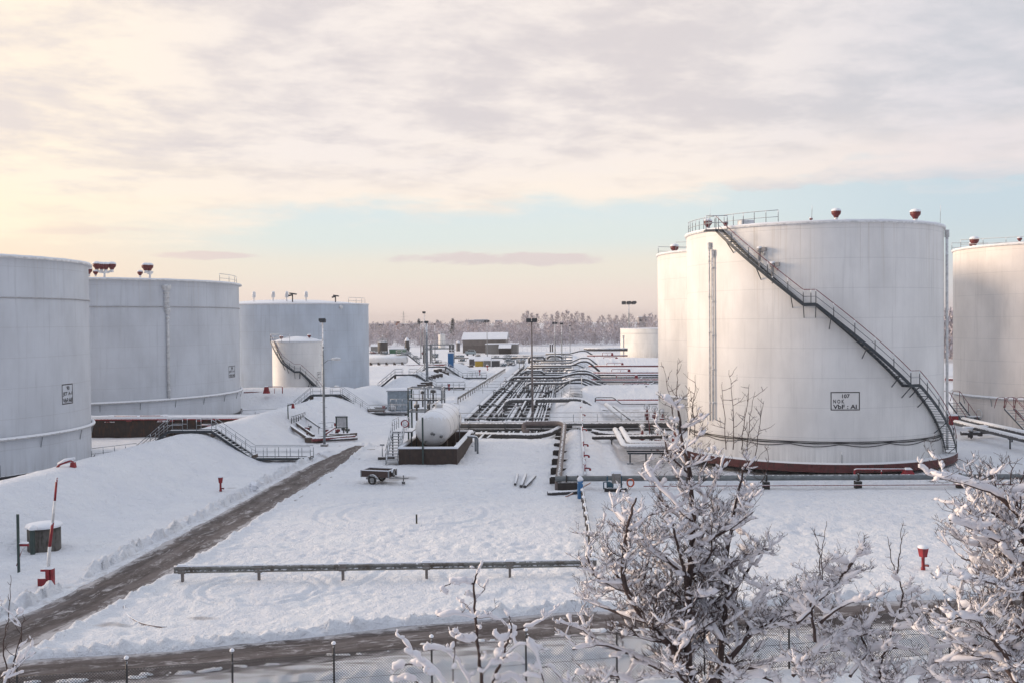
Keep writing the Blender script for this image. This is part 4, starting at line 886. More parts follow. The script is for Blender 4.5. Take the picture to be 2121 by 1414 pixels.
# stairs and platform beside the vessel
e = T('access_platform', 'open steel steps and platform with a red lifebuoy ring left of the vessel', 'platform', (cx - bw / 2 - .7, y0 + 2, 0)); px_ = cx - bw / 2 - .55
a = Vector((px_, y0 - .1, .1)); b = Vector((px_, y0 + 3.0, 2.35))
for dx in (-.5, .5):
    m = MB(); m.bar(a + Vector((dx, 0, 0)), b + Vector((dx, 0, 0)), .06, .2); m.build('stringer', STEEL, e)
    m = MB(); railing(m, [a + Vector((dx, 0, .1)), b + Vector((dx, 0, 0))], 1., 1.0, .03); railing(m, [b + Vector((dx, 0, 0)), b + Vector((dx, 3, 0))], 1., 1.0, .03); m.build('handrail', STEEL, e)
m = MB()
for j in range(11): m.box(a.lerp(b, (j + .5) / 11), (.95, .26, .05))
m.build('treads', mat('snowy_tread', (.12, .13, .14), .5, snow=.5), e)
m = MB(); m.box(b + Vector((.3, 1.5, .0)), (1.7, 3, .08)); m.build('deck', mat('deck', (.10, .11, .12)), e)
for dx in (-.5, 1.1):
    for dy in (.1, 2.9): m = MB(); m.box(b + Vector((dx, dy, -1.2)), (.1, .1, 2.4)); m.build('leg', STEELD, e)
m = MB(); lb = b + Vector((.6, -.1, .75)); m.tube([lb + Vector((.3 * math.cos(t), 0, .3 * math.sin(t))) for t in np.linspace(0, 2 * PI, 17)], .07, 6, cap=False); m.build('lifebuoy', REDW, None, lb, 'round red and white lifebuoy hanging on the rail by the vessel', 'lifebuoy')
# steel frame with valves on the vessel's back
fx, fy = G(895, 872, 1).x, y0 + 13.5; fx = vx - 1.9
e = T('steel_frame', 'open galvanised frame full of valves rising above the vessel', 'steel frame', (fx, fy, 0))
for dx in (-1.9, -.3, 1.3):
    for dy in (-1, 1): m = MB(); m.box((fx + dx, fy + dy, 2.75), (.14, .14, 5.4)); m.build('column', GREEN if dx < -1 else STEEL, e)
m = MB()
for z in (3.2, 4.3, 5.4):
    for dy in (-1, 1): m.bar((fx - 1.9, fy + dy, z), (fx + 1.3, fy + dy, z), .1, .14)
    for dx in (-1.9, -.3, 1.3): m.bar((fx + dx, fy - 1, z), (fx + dx, fy + 1, z), .1, .14)
m.build('beams', STEEL, e)
m = MB(); m.box((fx - .3, fy, 4.28), (3.3, 2.1, .06)); m.build('deck', mat('deck', (.10, .11, .12)), e)
m = MB(); railing(m, [(fx - 1.9, fy - 1.05, 4.3), (fx + 1.3, fy - 1.05, 4.3), (fx + 1.3, fy + 1.05, 4.3)], 1.1, .55, .03); railing(m, [(fx - 3.6, fy - 1.05, 3.4), (fx - 1.9, fy - 1.05, 3.4)], 1.0, .55, .03); m.build('handrail', STEEL, e)
for k, (dx, z, r) in enumerate(((-1.2, 3.7, .18), (.1, 3.7, .22), (.7, 3.8, .15), (-.6, 5.0, .14), (.4, 5.1, .16))):
    m = MB(); m.tube([(fx + dx, fy - .4, z - 1.4), (fx + dx, fy - .4, z + .5)], r * .55, 8); m.lathe((fx + dx, fy - .4, z), [(0, -r * 1.2), (r * 1.5, -r), (r * 1.5, r), (0, r * 1.2)], 10); m.build('valve', PIPE, e)
pipe('pipe', 'galvanised pipe stand bending down at the right corner of the dark basin', [(cx + bw / 2 + .2, y0 + 6, 1.6), (cx + bw / 2 + 1.1, y0 + 6, 1.6), (cx + bw / 2 + 1.1, y0 + 6, 0)], .09, STEEL)
pipe('pipe', 'second galvanised pipe stand behind the corner of the dark basin', [(cx + bw / 2 + .2, y0 + 7.2, 1.5), (cx + bw / 2 + .8, y0 + 7.2, 1.5), (cx + bw / 2 + .8, y0 + 7.2, 0)], .09, STEEL)
pipe('pipe', 'short snow-topped pipe sloping down to the lawn right of the basin', [PY(1003, 898, 97), G(978, 925, .2)], .13, PIPED)
pipe('pipe', 'shorter snow-topped pipe beside the sloping one right of the basin', [PY(1018, 899, 97), G(1008, 908, .15)], .11, PIPED)
m = MB(); g = G(1036, 700); p = PY(952, 905, y0 + 9); m.tube([(p.x, p.y, 0), (p.x, p.y, 4.2)], .05, 6); m.tube([(p.x, p.y, 4.2), (p.x - .5, p.y, 4.3)], .03, 5); m.build('thin_post', STEEL, None, (p.x, p.y, 0), 'thin bare post rising beside the back of the vessel', 'post')
m = MB(); g = G(792, 948); m.tube([g, g + Vector((0, 0, 1.1))], .04, 6); m.box(g + Vector((0, 0, 1.15)), (.38, .15, .12)); m.build('marker_post', STEEL, None, g, 'thin T-shaped marker post left of the open steps', 'post')
m = MB(); g = G(800, 948, .12); m.box(g, (1.4, .25, .22)); m.build('beam_end', TIMB, None, g, 'short dark beam lying in snow at the foot of the open steps', 'beam')

# ------------------------------------------------------------------ trailer
g = G(785, 1000); ax = R_(-14); ux = Vector((math.cos(ax), math.sin(ax), 0)); uy = Vector((-ux.y, ux.x, 0)); uz = Vector((0, 0, 1))
tr = T('trailer', 'small dark brown box trailer with a spare wheel parked in the snow', 'trailer', g); gz = Vector((g.x, g.y, .06)); L_, Wd = 2.15, 1.35
TB = mat('trailer_board', (.055, .032, .028), .6, snow=.93, rust=(.10, .06, .05))
def tp_(u, v, z): return gz + ux * u + uy * v + uz * z
for nm, u, v, dx, dy in (('front_board', L_ / 2, 0, .05, Wd), ('rear_board', -L_ / 2, 0, .05, Wd), ('side_board', 0, Wd / 2, L_, .05), ('side_board', 0, -Wd / 2, L_, .05)):
    m = MB(); m.box(tp_(u, v, .72), (dx, dy, .45), ax); m.build(nm, TB, tr)
    m = MB(); m.box(tp_(u, v, .97), (max(dx, .08), max(dy, .08), .06), ax); m.build('snow_ledge', SNOW, tr)
m = MB(); m.box(tp_(0, 0, .5), (L_ - .05, Wd - .05, .05), ax); m.build('floor', mat('snowy_floor', (.06, .045, .04), .7, snow=.4), tr)
for u in (-L_ / 2, L_ / 2):
    for v in (-Wd / 2, Wd / 2): m = MB(); m.box(tp_(u, v, .72), (.08, .08, .5), ax); m.build('corner_post', STEEL, tr)
m = MB()
for v in (-.35, .35): m.bar(tp_(L_ / 2 - .1, v, .42), tp_(L_ / 2 + .95, 0, .40), .07)
m.bar(tp_(L_ / 2 + .9, 0, .40), tp_(L_ / 2 + 1.25, 0, .42), .09); m.build('drawbar', mat('drawbar', (.2, .2, .2), .5, snow=.4), tr)
m = MB(); m.tube([tp_(L_ / 2 + .85, .0, .06), tp_(L_ / 2 + .85, .0, .6)], .035, 6); m.lathe(tp_(L_ / 2 + .85, 0, .0), [(0, 0), (.12, 0), (.12, .15), (0, .15)], 8); m.build('jockey_wheel', BLK, tr)
for v in (-1, 1):
    c_ = tp_(-.15, v * (Wd / 2 + .14), .30); m = MB(); ring = []
    for k in range(28): a_ = 2 * PI * k / 28; ring.append(c_ + ux * .25 * math.cos(a_) + uz * .25 * math.sin(a_))
    m.tube(ring + [ring[0]], .085, 8, cap=False); m.build('tyre', BLK, tr)
    m = MB(); m.tube([c_ - uy * .05, c_ + uy * .05], .17, 14); m.build('rim', mat('rim', (.25, .25, .25), .4, .4, snow=None), tr)
    m = MB(); arc = [c_ + ux * .38 * math.cos(a_) + uz * .38 * math.sin(a_) for a_ in np.linspace(.1, PI - .1, 9)]
    for p, q_ in zip(arc[:-1], arc[1:]): m.bar(p, q_, .22, .05)
    m.build('mudguard', mat('mudguard', (.2, .2, .2), .5, snow=.1), tr)
c_ = tp_(L_ / 2 + .12, -.1, .78); m = MB(); ring = [c_ + uy * .22 * math.cos(a_) + uz * .22 * math.sin(a_) for a_ in np.linspace(0, 2 * PI, 25)]; m.tube(ring, .085, 8, cap=False); sp_ = m.build('spare_wheel', BLK, tr)
m = MB(); m.tube([c_ - ux * .05, c_ + ux * .05], .15, 14); m.build('rim', mat('rim', (.25, .25, .25)), tr)
m = MB(); m.tube([c_ + uy * .26 * math.cos(a_) + uz * .27 * math.sin(a_) for a_ in np.linspace(.15, PI - .15, 10)], .07, 6); m.build('snow_cap', SNOW, tr)

# ------------------------------------------------------------------ hydrants, posts, barrier, well
def hydrant(label, x, y, s=1., side=True):
    g = G(x, y); g.z = tz(g.x, g.y) ; e = T('hydrant', label, 'hydrant', g, 'red hydrants'); m = MB()
    m.lathe(g, [(0, 0), (.10 * s, 0), (.10 * s, .12 * s), (.075 * s, .14 * s), (.075 * s, .6 * s), (.12 * s, .64 * s)], 12); m.build('column', RED, e)
    m = MB(); m.box(g + Vector((0, 0, .83 * s)), (.24 * s, .24 * s, .42 * s), .4, taper=1.45); m.build('head', RED, e)
    m = MB(); m.lathe(g + Vector((0, 0, .22 * s)), [(0, .0), (.06 * s, 0), (.06 * s, .2 * s), (.075 * s, .2 * s), (.075 * s, .25 * s), (0, .25 * s)], 10, 'X'); m.build('outlet', REDD, e)
    m = MB(); m.lathe(g + Vector((0, 0, 1.035 * s)), [(.24 * s, 0), (.25 * s, .05 * s), (.16 * s, .12 * s), (0, .14 * s)], 10); m.build('snow_cap', SNOW, e)
    return e
hydrant('red hydrant on the snow left of the ploughed road', 457, 1018, .95)
hydrant('red hydrant beside the right-hand tree, on the lawn below tank 107', 1912, 1180, .98)
hydrant('red hydrant in front of the timber stack by the grey shed', 795, 858, 1.05); hydrant('red hydrant below the blue cabin by the service road', 930, 808, 1.1)
hydrant('red hydrant by the service road, second from the bend', 993.5, 777, 1.15); hydrant('red hydrant at the far bend of the service road', 1009.5, 767, 1.2)
hydrant('red hydrant half hidden beside the sign frame of the valve pit', 696, 899, 1.1); hydrant('red hydrant behind the bank in front of the small tank', 698, 822, 1.6)
gb = G(97, 1212); gb.z = tz(gb.x, gb.y); e = T('barrier_gate', 'raised red and white barrier boom on a red housing at the left', 'barrier', gb)
m = MB(); m.box(gb + Vector((-.14, 0, .18)), (.4, .3, .4)); m.box(gb + Vector((.10, 0, .38)), (.18, .26, .82)); m.box(gb + Vector((.28, 0, .38)), (.1, .2, .84)); m.box(gb + Vector((0, 0, .72)), (.5, .12, .1)); m.build('housing', RED, e)
m = MB(); m.box(gb + Vector((.12, 0, .84)), (.35, .26, .10), taper=.6); m.build('snow_cap', SNOW, e)
zb = (gb - CP).dot(CM @ Vector((0, 0, -1))); bp_ = [P(x, y, zb) for x, y in ((100, 1176), (103, 1131), (109, 1081), (113.6, 1036), (117.6, 988))]
for k, (a, b) in enumerate(zip(bp_[:-1], bp_[1:])):
    m = MB(); m.tube([a, b], .075 - .008 * k, 8); m.build('boom_section', (WHT, RED, WHT, RED)[k], e, )
def fpost(name, label, cat, px, yb, yt, w, m_, snowcap=.0):
    g = G(px, yb); g.z = tz(g.x, g.y); d = (g - CP).dot(CM @ Vector((0, 0, -1))); t = P(px, yt, d); m = MB(); m.box((g.x, g.y, (g.z + t.z) / 2), (w, w * .6, t.z - g.z)); o = m.build(name, m_, None, g, label, cat); return g, t
gw = G(74, 1146); gw = Vector((gw.x - .05, gw.y + .9, 0)); e = T('well_shaft', 'round dark concrete well shaft with a snow-covered lid at the left', 'well', gw)
m = MB(); m.lathe(gw, [(.80, -.3), (.80, 1.25), (0, 1.25)], 40, smooth=True); m.build('shaft_ring', mat('well_concrete', (.10, .095, .088), .85, snow=None, rust=(.05, .045, .04), rustamt=.5), e)
m = MB(); m.lathe(gw, [(.86, 1.2), (.90, 1.26), (.84, 1.36), (.4, 1.44), (0, 1.46)], 40); m.build('snow_lid', SNOW, e)
g, t = fpost('post', 'tall dark post left of the round well', 'post', 39, 1184, 1063, .11, GREEN)
g, t = fpost('post', 'short thick dark post with pipe head in front of the round well', 'post', 68, 1149, 1092, .20, GREEN)
m = MB(); m.lathe(Vector((t.x, t.y, t.z - .1)), [(.2, 0), (.24, .1), (.1, .22), (0, .24)], 9); m.build('snow_clump', SNOW, None, t, 'small snow clump on top of the short thick post', 'snow clump')
g = G(40, 1184); d = (g - CP).dot(CM @ Vector((0, 0, -1))); a = P(50, 1127, d); e = T('small_sign', 'small tilted sign plate with snow on it, on the tall dark post', 'sign', a)
m = MB(); m.box(a, (.42, .04, .16), 0, .5); m.build('plate', RED, e); m = MB(); m.box(a + Vector((0, 0, .09)), (.42, .16, .07), taper=.8); m.build('snow_cap', SNOW, e)
m = MB(); m.tube([P(47, 1134, d), P(34, 1171, d)], .02, 5); m.build('brace', REDD, e)
g, t = fpost('marker_post', 'short yellow and black marker post alone on the lawn', 'post', 863, 1085, 1064, .09, mat('black_yellow', (.03, .03, .02), .5, snow=.7, rust=(.4, .32, .05), rustamt=.55, nscale=5))
g = G(95, 975, 1.2)
e = T('foam_pourer', 'snow-topped red pipe with hanging hood on the berm crest at the left', 'foam pourer', G(118, 990, 1.6)); gg = G(119, 985, 1.9); dd = (gg - CP).dot(CM @ Vector((0, 0, -1)))
m = MB(); m.tube(fillet([P(118, 984, dd), P(118.5, 962, dd), P(150, 951, dd), P(152, 962, dd)], .3), .09, 8); m.build('feed_pipe', REDW, e); m = MB(); m.box(P(151.5, 963, dd), (.36, .3, .42), taper=.7); m.build('pourer_hood', RED, e)
m = MB(); m.tube([P(120, 960, dd), P(135, 952, dd), P(155, 948, dd)], [.08, .12, .09], 6); m.build('snow_cap', SNOW, e)
g = G(598, 897); dd = (g - CP).dot(CM @ Vector((0, 0, -1))); e = T('foam_pourer', 'dark post with a red hooded arm on the berm right of the broad tank', 'foam pourer', g)
m = MB(); m.tube([P(598, 899, dd), P(596, 838, dd)], .06, 6); m.tube([P(596, 838, dd), P(607, 836, dd)], .06, 6); m.build('post', GREEN, e); m = MB(); m.box(P(607, 840, dd), (.3, .3, .5), taper=.6); m.build('pourer_hood', RED, e); m = MB(); m.tube([P(594, 835, dd), P(608, 833, dd)], .09, 6); m.build('snow_cap', SNOW, e)
g = G(386, 880, 2.0); dd = 92; e = T('foam_pourer', 'red hooded pourer behind the nearest stepped footbridge', 'foam pourer', P(430, 890, dd)); m = MB(); m.tube(fillet([P(432, 893, dd), P(432, 879, dd), P(418, 879, dd)], .2), .07, 6); m.build('feed_pipe', REDW, e); m = MB(); m.box(P(433, 885, dd), (.5, .3, .6), taper=.6); m.build('pourer_hood', RED, e)
# loose pipes on the lawn
for k, (xa, ya, xb, yb, lab) in enumerate(((1067, 1002, 1072, 981, 'left one of three short pipes lying on the lawn'), (1079, 1006, 1089, 981, 'middle one of three short pipes lying on the lawn'), (1087, 1007, 1108, 985, 'right one of three short pipes lying on the lawn'))):
    a = G(xa, ya, .14); b = G(xb, yb, .14); pipe('loose_pipe', lab, [a, b], .11 if k else .09, PIPED, 'pipe', 'three short pipes on the lawn')
pipe('loose_pipe', 'snow-covered pipe end lying beside the blue post', [G(1134, 1021, .16), G(1198, 1018, .16)], .15, PIPED)
a = G(1172, 1028, .05); b = PY(1222, 999, G(1222, 1010).y); pipe('pole', 'slanting pale orange pole behind the blue post', [a, b], .055, mat('orange_pole', (.42, .20, .13), .6, snow=.6))
g = G(1202, 1033); m = MB(); m.lathe((g.x, g.y, 0), [(.19, -.1), (.19, 1.25), (.0, 1.25)], 16); m.build('blue_cylinder', BLUE, None, g, 'blue cylindrical post with a snow hat at the end of the guardrail', 'post'); m = MB(); m.lathe((g.x, g.y, 1.25), [(.2, 0), (.21, .08), (.1, .24), (0, .28)], 10); o = m.build('snow_hat', SNOW, None, g); o.parent = bpy.data.objects['blue_cylinder']; o.location = (0, 0, 0)
g = G(1275, 1018); e = T('pump_unit', 'small teal pump unit with a white cabinet beside the tree', 'pump', g)
m = MB(); m.tube([g + Vector((-.75, 0, .15)), g + Vector((.75, 0, .15))], .15, 10); m.build('base_pipe', BLK, e); m = MB(); m.box(g + Vector((.05, -.1, .95)), (.6, .35, .65)); m.build('cabinet', GREY, e)
m = MB()
for dx in (-.55, -.2, .4): m.tube([g + Vector((dx, .05, .1)), g + Vector((dx, .05, 1.15))], .06, 6)
m.tube(fillet([g + Vector((-.55, 0, .7)), g + Vector((-.8, 0, .7)), g + Vector((-.8, 0, .2))], .1), .05, 6); m.lathe(g + Vector((-.35, 0, .55)), [(0, -.2), (.22, -.2), (.22, .2), (0, .2)], 10); m.build('pump_frame', TEAL, e)
m = MB(); m.box(g + Vector((.05, -.05, 1.36)), (.8, .5, .16), taper=.8); m.build('snow_cap', SNOW, e)
m = MB(); m.tube([g + Vector((1.0 + .22 * math.cos(t), -.1, .65 + .26 * math.sin(t))) for t in np.linspace(0, 2 * PI, 15)], .06, 6, cap=False); m.build('hose_coil', mat('orange_hose', (.5, .10, .04), .5, snow=.7), None, g, 'orange hose coil hanging right of the teal pump', 'hose')

# ------------------------------------------------------------------ grey shed and timber stack, valve pit
g = G(845, 850); e = T('shed', 'ribbed blue-grey metal shed with snow on its roof', 'shed', (g.x, g.y, 0)); r_ = R_(7); sw, sd_, sh = 3.0, 3.4, 2.75
c_ = Vector((G(821, 852).x, G(821, 852).y + 2, 0)); zz = tz(c_.x, c_.y) - .1
m = MB(); m.box(c_ + Vector((.1, 0, zz + sh / 2)), (sw, sd_, sh), r_)
for k in range(15): u = -sw / 2 + .1 + k * sw / 15; q_ = Matrix.Rotation(r_, 3, 'Z') @ Vector((u, -sd_ / 2 - .02, 0)); m.box(c_ + q_ + Vector((.1, 0, zz + sh / 2)), (.09, .05, sh - .1), r_)
m.build('walls', BLUG, e); m = MB(); m.box(c_ + Vector((.1, 0, zz + sh + .03)), (sw + .3, sd_ + .3, .10), r_); m.build('roof', STEEL, e); m = MB(); m.box(c_ + Vector((.1, 0, zz + sh + .16)), (sw + .3, sd_ + .3, .17), r_, taper=.95); m.build('roof_snow', SNOW, e)
m = MB(); q_ = Matrix.Rotation(r_, 3, 'Z') @ Vector((sw / 2 + .03, -.2, 0)); m.box(c_ + q_ + Vector((.1, 0, zz + 1.05)), (.05, .95, 2.05), r_); m.build('door', mat('shed_door', (.33, .32, .31), .5, snow=None), e)
e = T('timber_stack', 'stack of snowy timber and pipes left of the grey shed', 'timber stack', G(782, 850))
for k in range(9):
    g = G(782 + (k % 3) * 3 - 3, 850 - (k % 3) * 3, .12 + .28 * (k // 3)); m = MB(); m.box(g + Vector((0, 0, .0)), (2.3 - .2 * (k // 3), .3, .2), random.uniform(-.1, .1)); m.build('timber', mat('stack_timber', (.07, .055, .045), .8, snow=.5), e)
e = T('portable_valve', 'small snow-covered valve head in front of the grey shed', 'valve', G(812, 851)); g = G(812, 852); m = MB(); m.tube([g + Vector((-.4, 0, 0)), g + Vector((-.4, 0, .7)), g + Vector((.4, 0, .7)), g + Vector((.4, 0, 0))], .1, 6); m.lathe(g + Vector((0, 0, .5)), [(0, -.3), (.3, -.2), (.3, .3), (0, .6)], 10); m.build('valve_body', PIPEW, e)
e = T('valve_pit', 'valve pit dug into the left berm with low walls, rails and dark red pipes', 'valve pit', G(660, 915)); 
for a, b, w_ in ((G(587, 872, 1.0), G(640, 908, .4), .3), (G(598, 865, 1.2), G(650, 902, .4), .2), (G(640, 908, .35), G(738, 898, .3), .3)):
    m = MB(); m.bar(a, b, w_, .3); m.build('kerb_beam', CONCB, e)
m = MB(); railing(m, [G(604, 876, 1.1), G(632, 866, 1.2)], .7, .7, .05); m.build('railing', STEELD, e)
m = MB(); m.bar(G(625, 858, 1.6), G(662, 884, .6), .15); m.build('pipe_run', PIPE, e)
for k, (x, y) in enumerate(((636, 892), (641, 888), (700, 896), (712, 893), (676, 897), (720, 895))):
    p = G(x, y + 10, .0); m = MB(); m.tube([p, p + Vector((0, 0, 1.2))], .08, 6); m.lathe(p + Vector((0, 0, .8)), [(0, -.2), (.25, -.15), (.25, .15), (0, .2)], 8); m.build('valve', PIPE if k % 2 else REDD, e)
m = MB(); m.tube([G(646, 910, .4), G(735, 903, .4)], .18, 8); m.build('pipe_run', REDD, e); m = MB(); m.tube([G(655, 912, .25), G(740, 907, .25)], .14, 8); m.build('pipe_run', PIPED, e)
m = MB(); m.tube([G(672, 899, .5), G(694, 884, 1.0)], .12, 8); m.build('pipe_run', REDW, e)
m = MB(); railing(m, [G(660, 898, .2), G(715, 893, .2)], 1.1, .8, .03); m.build('railing', STEEL, e)
g = G(708, 906); e = T('sign_frame', 'dark frame holding a pale board above the valve pit', 'sign', g)
for dx in (-.55, .55): m = MB(); m.box(g + Vector((dx, 0, 1.05)), (.12, .12, 2.1)); m.build('leg', GREEN, e)
m = MB(); m.box(g + Vector((0, 0, 2.15)), (1.25, .18, .12)); m.box(g + Vector((0, 0, 1.05)), (1.1, .12, .1)); m.build('frame', GREEN, e); m = MB(); m.box(g + Vector((0, 0, 1.6)), (.95, .05, .95)); m.build('board', mat('board_grey', (.45, .45, .46), .5, snow=None), e)
m = MB(); m.box(g + Vector((0, 0, 2.28)), (1.35, .3, .14), taper=.7); m.build('snow_cap', SNOW, e)
for k, (x, y, w_) in enumerate(((661, 916, 1.9), (712, 908, 2.0))):
    g = G(x - 8, y); m = MB(); m.box(g + Vector((0, 0, .28)), (w_, .6, .5)); m.build('concrete_block', CONCB, None, g, ('low brown concrete slab at the left foot of the lattice mast', 'dark opening block below the pale sign board')[k], 'concrete block')
# plough debris chunk and frozen lumps by the road
g = G(526, 1017); m = MB(); rnd = random.Random(4)
for k in range(5): m.box(g + Vector((rnd.uniform(-.25, .25), rnd.uniform(-.2, .2), .15 + .18 * k * .5)), (.4 - .05 * k, .35, .3), rnd.random() * 3, rnd.random(), rnd.random())
m.build('snow_lump', SNOW, None, g, 'upright lump of ploughed snow left of the road', 'snow lump')

# ------------------------------------------------------------------ far side of the depot
def pxm(x, yb):                                   # ground point and metres per photo pixel there
    g = G(x, yb); d = (g - CP).dot(CM @ Vector((0, 0, -1))); return g, d / F
def bld(name, label, cat, x0, x1, yb, yt, depth, m_, roofm=None, pitch=0., over=.2, seams=0, grp=None, roof='roof_snow', rt=.25):
    a, k = pxm((x0 + x1) / 2, yb); w_ = (x1 - x0) * k; h = (yb - yt) * k; z0 = tz(a.x, a.y) - .2; e = T(name, label, cat, a, grp); c = a + Vector((0, depth / 2, 0))
    m = MB(); m.box((c.x, c.y, z0 + h / 2 + .1), (w_, depth, h + .2))
    if seams:
        for i in range(seams): u = a.x - w_ / 2 + (i + .5) * w_ / seams; m.box((u, a.y - .03, z0 + h / 2), (w_ / seams * .45, .06, h * .98))
    m.build('walls', m_, e); m = MB()
    if pitch:
        p = h + z0 + .1; vs = []
        for sx in (-1, 1):
            for (yy, zz) in ((-depth / 2 - over, 0), (0, pitch), (depth / 2 + over, 0), (depth / 2 + over, -.15), (0, pitch - .25), (-depth / 2 - over, -.15)): vs.append((c.x + sx * (w_ / 2 + over), c.y + yy, p + .3 + zz))
        m.add(vs, [(0, 1, 2, 3, 4, 5), (11, 10, 9, 8, 7, 6)] + [(i, 6 + i, 6 + (i + 1) % 6, (i + 1) % 6) for i in range(6)])
        m.add([(c.x - w_ / 2, c.y - depth / 2, p), (c.x - w_ / 2, c.y + depth / 2, p), (c.x - w_ / 2, c.y, p + pitch)], [(0, 1, 2)])
    else: m.box((c.x, c.y, z0 + h + rt / 2 + .2), (w_ + over * 2, depth + over * 2, rt), taper=.99)
    m.build(roof, roofm or SNOW, e); return e, a, k
wh, a, k = bld('warehouse', 'long brown-grey warehouse with a snow-covered pitched roof, before the frosty wood', 'warehouse', 958.5, 1048, 731, 704, 13, mat('warehouse_cladding', (.19, .165, .15), .6, snow=None, nscale=.5), pitch=2.6, over=.5, seams=22)
m = MB(); m.box((a.x, a.y - .12, 1.6), (89 * k, .1, 2.6)); m.build('lower_cladding', mat('warehouse_dark', (.12, .10, .09), .6, snow=None), wh)
m = MB(); m.box((a.x + 3, a.y - .2, 1.5), (3.2, .12, 2.9)); m.build('door', mat('roller_door', (.2, .2, .2), .5, snow=None), wh)
ob, a, k = bld('low_building', 'low pale grey flat-roofed building in front of the warehouse', 'building', 1005, 1072, 733, 713, 9, GREY, over=.1)
m = MB(); m.box((a.x + 1.5, a.y - 2.2, 2.9), (4.6, 3.4, .2), 0, .35); m.build('canopy', SNOW, ob); m = MB(); m.box((a.x + 1.5, a.y - 1.2, 1.3), (4.4, 2.2, 2.3)); m.build('bay_shade', mat('bay_shade', (.02, .018, .018), .8, snow=None), ob)  # near-black block stands in for the shade beneath the canopy
def vtank(label, x, w_, yb, yt, m_, rail=True, cat='tank', dome=.3, name='upright_tank'):
    a, k = pxm(x, yb); r = w_ * k / 2; h = (yb - yt) * k; e = T(name, label, cat, a); m = MB(); m.lathe(a, [(r, -.2), (r, h)], 24); m.build('shell', m_, e)
    m = MB(); m.lathe(a + Vector((0, 0, h)), [(r * 1.04, 0), (r * .95, dome * .4), (r * .5, dome), (0, dome * 1.1)], 24); m.build('snow_roof', SNOW, e)
    if rail:
        m = MB(); railing(m, [a + Vector((r * math.cos(t), r * math.sin(t), h)) for t in np.linspace(0, 2 * PI, 9)], 1.3, 1.2, .05); m.tube([a + Vector((0, 0, h)), a + Vector((0, 0, h + 2.6))], .12, 5); m.build('top_railing', STEEL, e)
    return e
vtank('white silo tank standing beyond the steel gantry', 915.5, 14.5, 722, 693, mat('silo_white', (.72, .70, .66), .5, snow=None))
vtank('squat black upright tank with a railed top, left of the gantry', 793, 21, 732, 708, mat('black_tank', (.035, .033, .035), .6, snow=None))
vtank('narrow dark upright tank with a rounded snowy top', 843.5, 9, 731, 706, mat('black_tank', (.035, .033, .035)), False, dome=1.2)
vtank('small dark grey upright tank by the end of the warehouse', 949, 8, 727, 710, mat('dkgrey_tank', (.10, .10, .11), .6, snow=None), False, dome=.8)
for i, x in enumerate((1140, 1144.5)): vtank(('left', 'right')[i] + ' one of two thin black columns on the snow field beyond the corridor', x, 2.6, 728, 713, mat('black_tank', (.035, .033, .035)), False, name='column')
# chimney, pylon, distant roofs
g = CP + ray(824, 690) * 620; g.z = 0; e = T('brick_chimney', 'square brown brick chimney rising above the frosty wood', 'chimney', g); h = (CP + ray(824, 666) * 620).z
m = MB(); m.box((g.x, g.y, h / 2), (2.5, 2.5, h), taper=.92); m.build('stack', BRICK, e); m = MB(); m.box((g.x, g.y, h - .4), (2.6, 2.6, .8)); m.build('crown', mat('dark_brick', (.12, .06, .04), .9, snow=.9), e)
g = CP + ray(836, 670) * 1100; g.z = 0; h = (CP + ray(836, 645) * 1100).z; m = MB()
for s_ in (-1, 1):
    for q in (-1, 1): m.bar((g.x + s_ * 1.5, g.y + q * 1.5, 0), (g.x + s_ * .2, g.y + q * .2, h), .14)
for z_, w_ in ((.62, 4), (.76, 5), (.9, 3.5)): m.bar((g.x - w_, g.y, h * z_), (g.x + w_, g.y, h * z_), .14)
for i in range(10): z1 = h * i / 10; z2 = h * (i + 1) / 10; w1 = 1.5 - 1.3 * i / 10; w2 = 1.5 - 1.3 * (i + 1) / 10; m.bar((g.x - w1, g.y - w1, z1), (g.x + w2, g.y - w2, z2), .09); m.bar((g.x + w1, g.y - w1, z1), (g.x - w2, g.y - w2, z2), .09)
m.build('pylon', mat('pylon_grey', (.25, .24, .24), .7, snow=None), None, g, 'thin lattice power pylon faint on the horizon', 'pylon')
def farbox(label, x0, x1, y0, y1, dist, m_, name='distant_building', d=12):
    a = CP + ray((x0 + x1) / 2, y1) * dist; t = (CP + ray((x0 + x1) / 2, y0) * dist).z; w_ = (x1 - x0) * dist / F; e = T(name, label, 'building', (a.x, a.y, 0)); m = MB(); m.box((a.x, a.y, t / 2), (w_, d, t)); m.build('walls', m_, e)
    m = MB(); m.box((a.x, a.y, t + .15), (w_ + .8, d + .8, .3)); m.build('roof_snow', SNOW, e)
    m = MB(); n = max(3, int(w_ / 5))
    for i in range(n): m.box((a.x - w_ / 2 + (i + .5) * w_ / n, a.y - d / 2 - .03, t - 2.2), (w_ / n * .7, .06, 1.3))
    m.build('window_band', DKGL, e)
farbox('long low dark building on the horizon left of the brick chimney', 760, 866, 671.5, 690, 700, mat('far_dark', (.10, .11, .12), .7, snow=None)); farbox('flat-roofed glassy building above the wood on the horizon', 984, 1010, 662.5, 680, 720, mat('far_grey', (.20, .23, .26), .4, snow=None))
farbox('thin flat roof beside the glassy building on the horizon', 966, 984, 663.5, 680, 740, mat('far_grey', (.20, .23, .26))); farbox('small grey block on the horizon right of the glassy building', 1027, 1040, 664, 680, 720, mat('far_grey2', (.24, .25, .28), .6, snow=None))
farbox('pale blocky building above the wood left of the tall tank', 1322, 1350, 657, 690, 700, mat('far_pale', (.30, .27, .26), .6, snow=None))
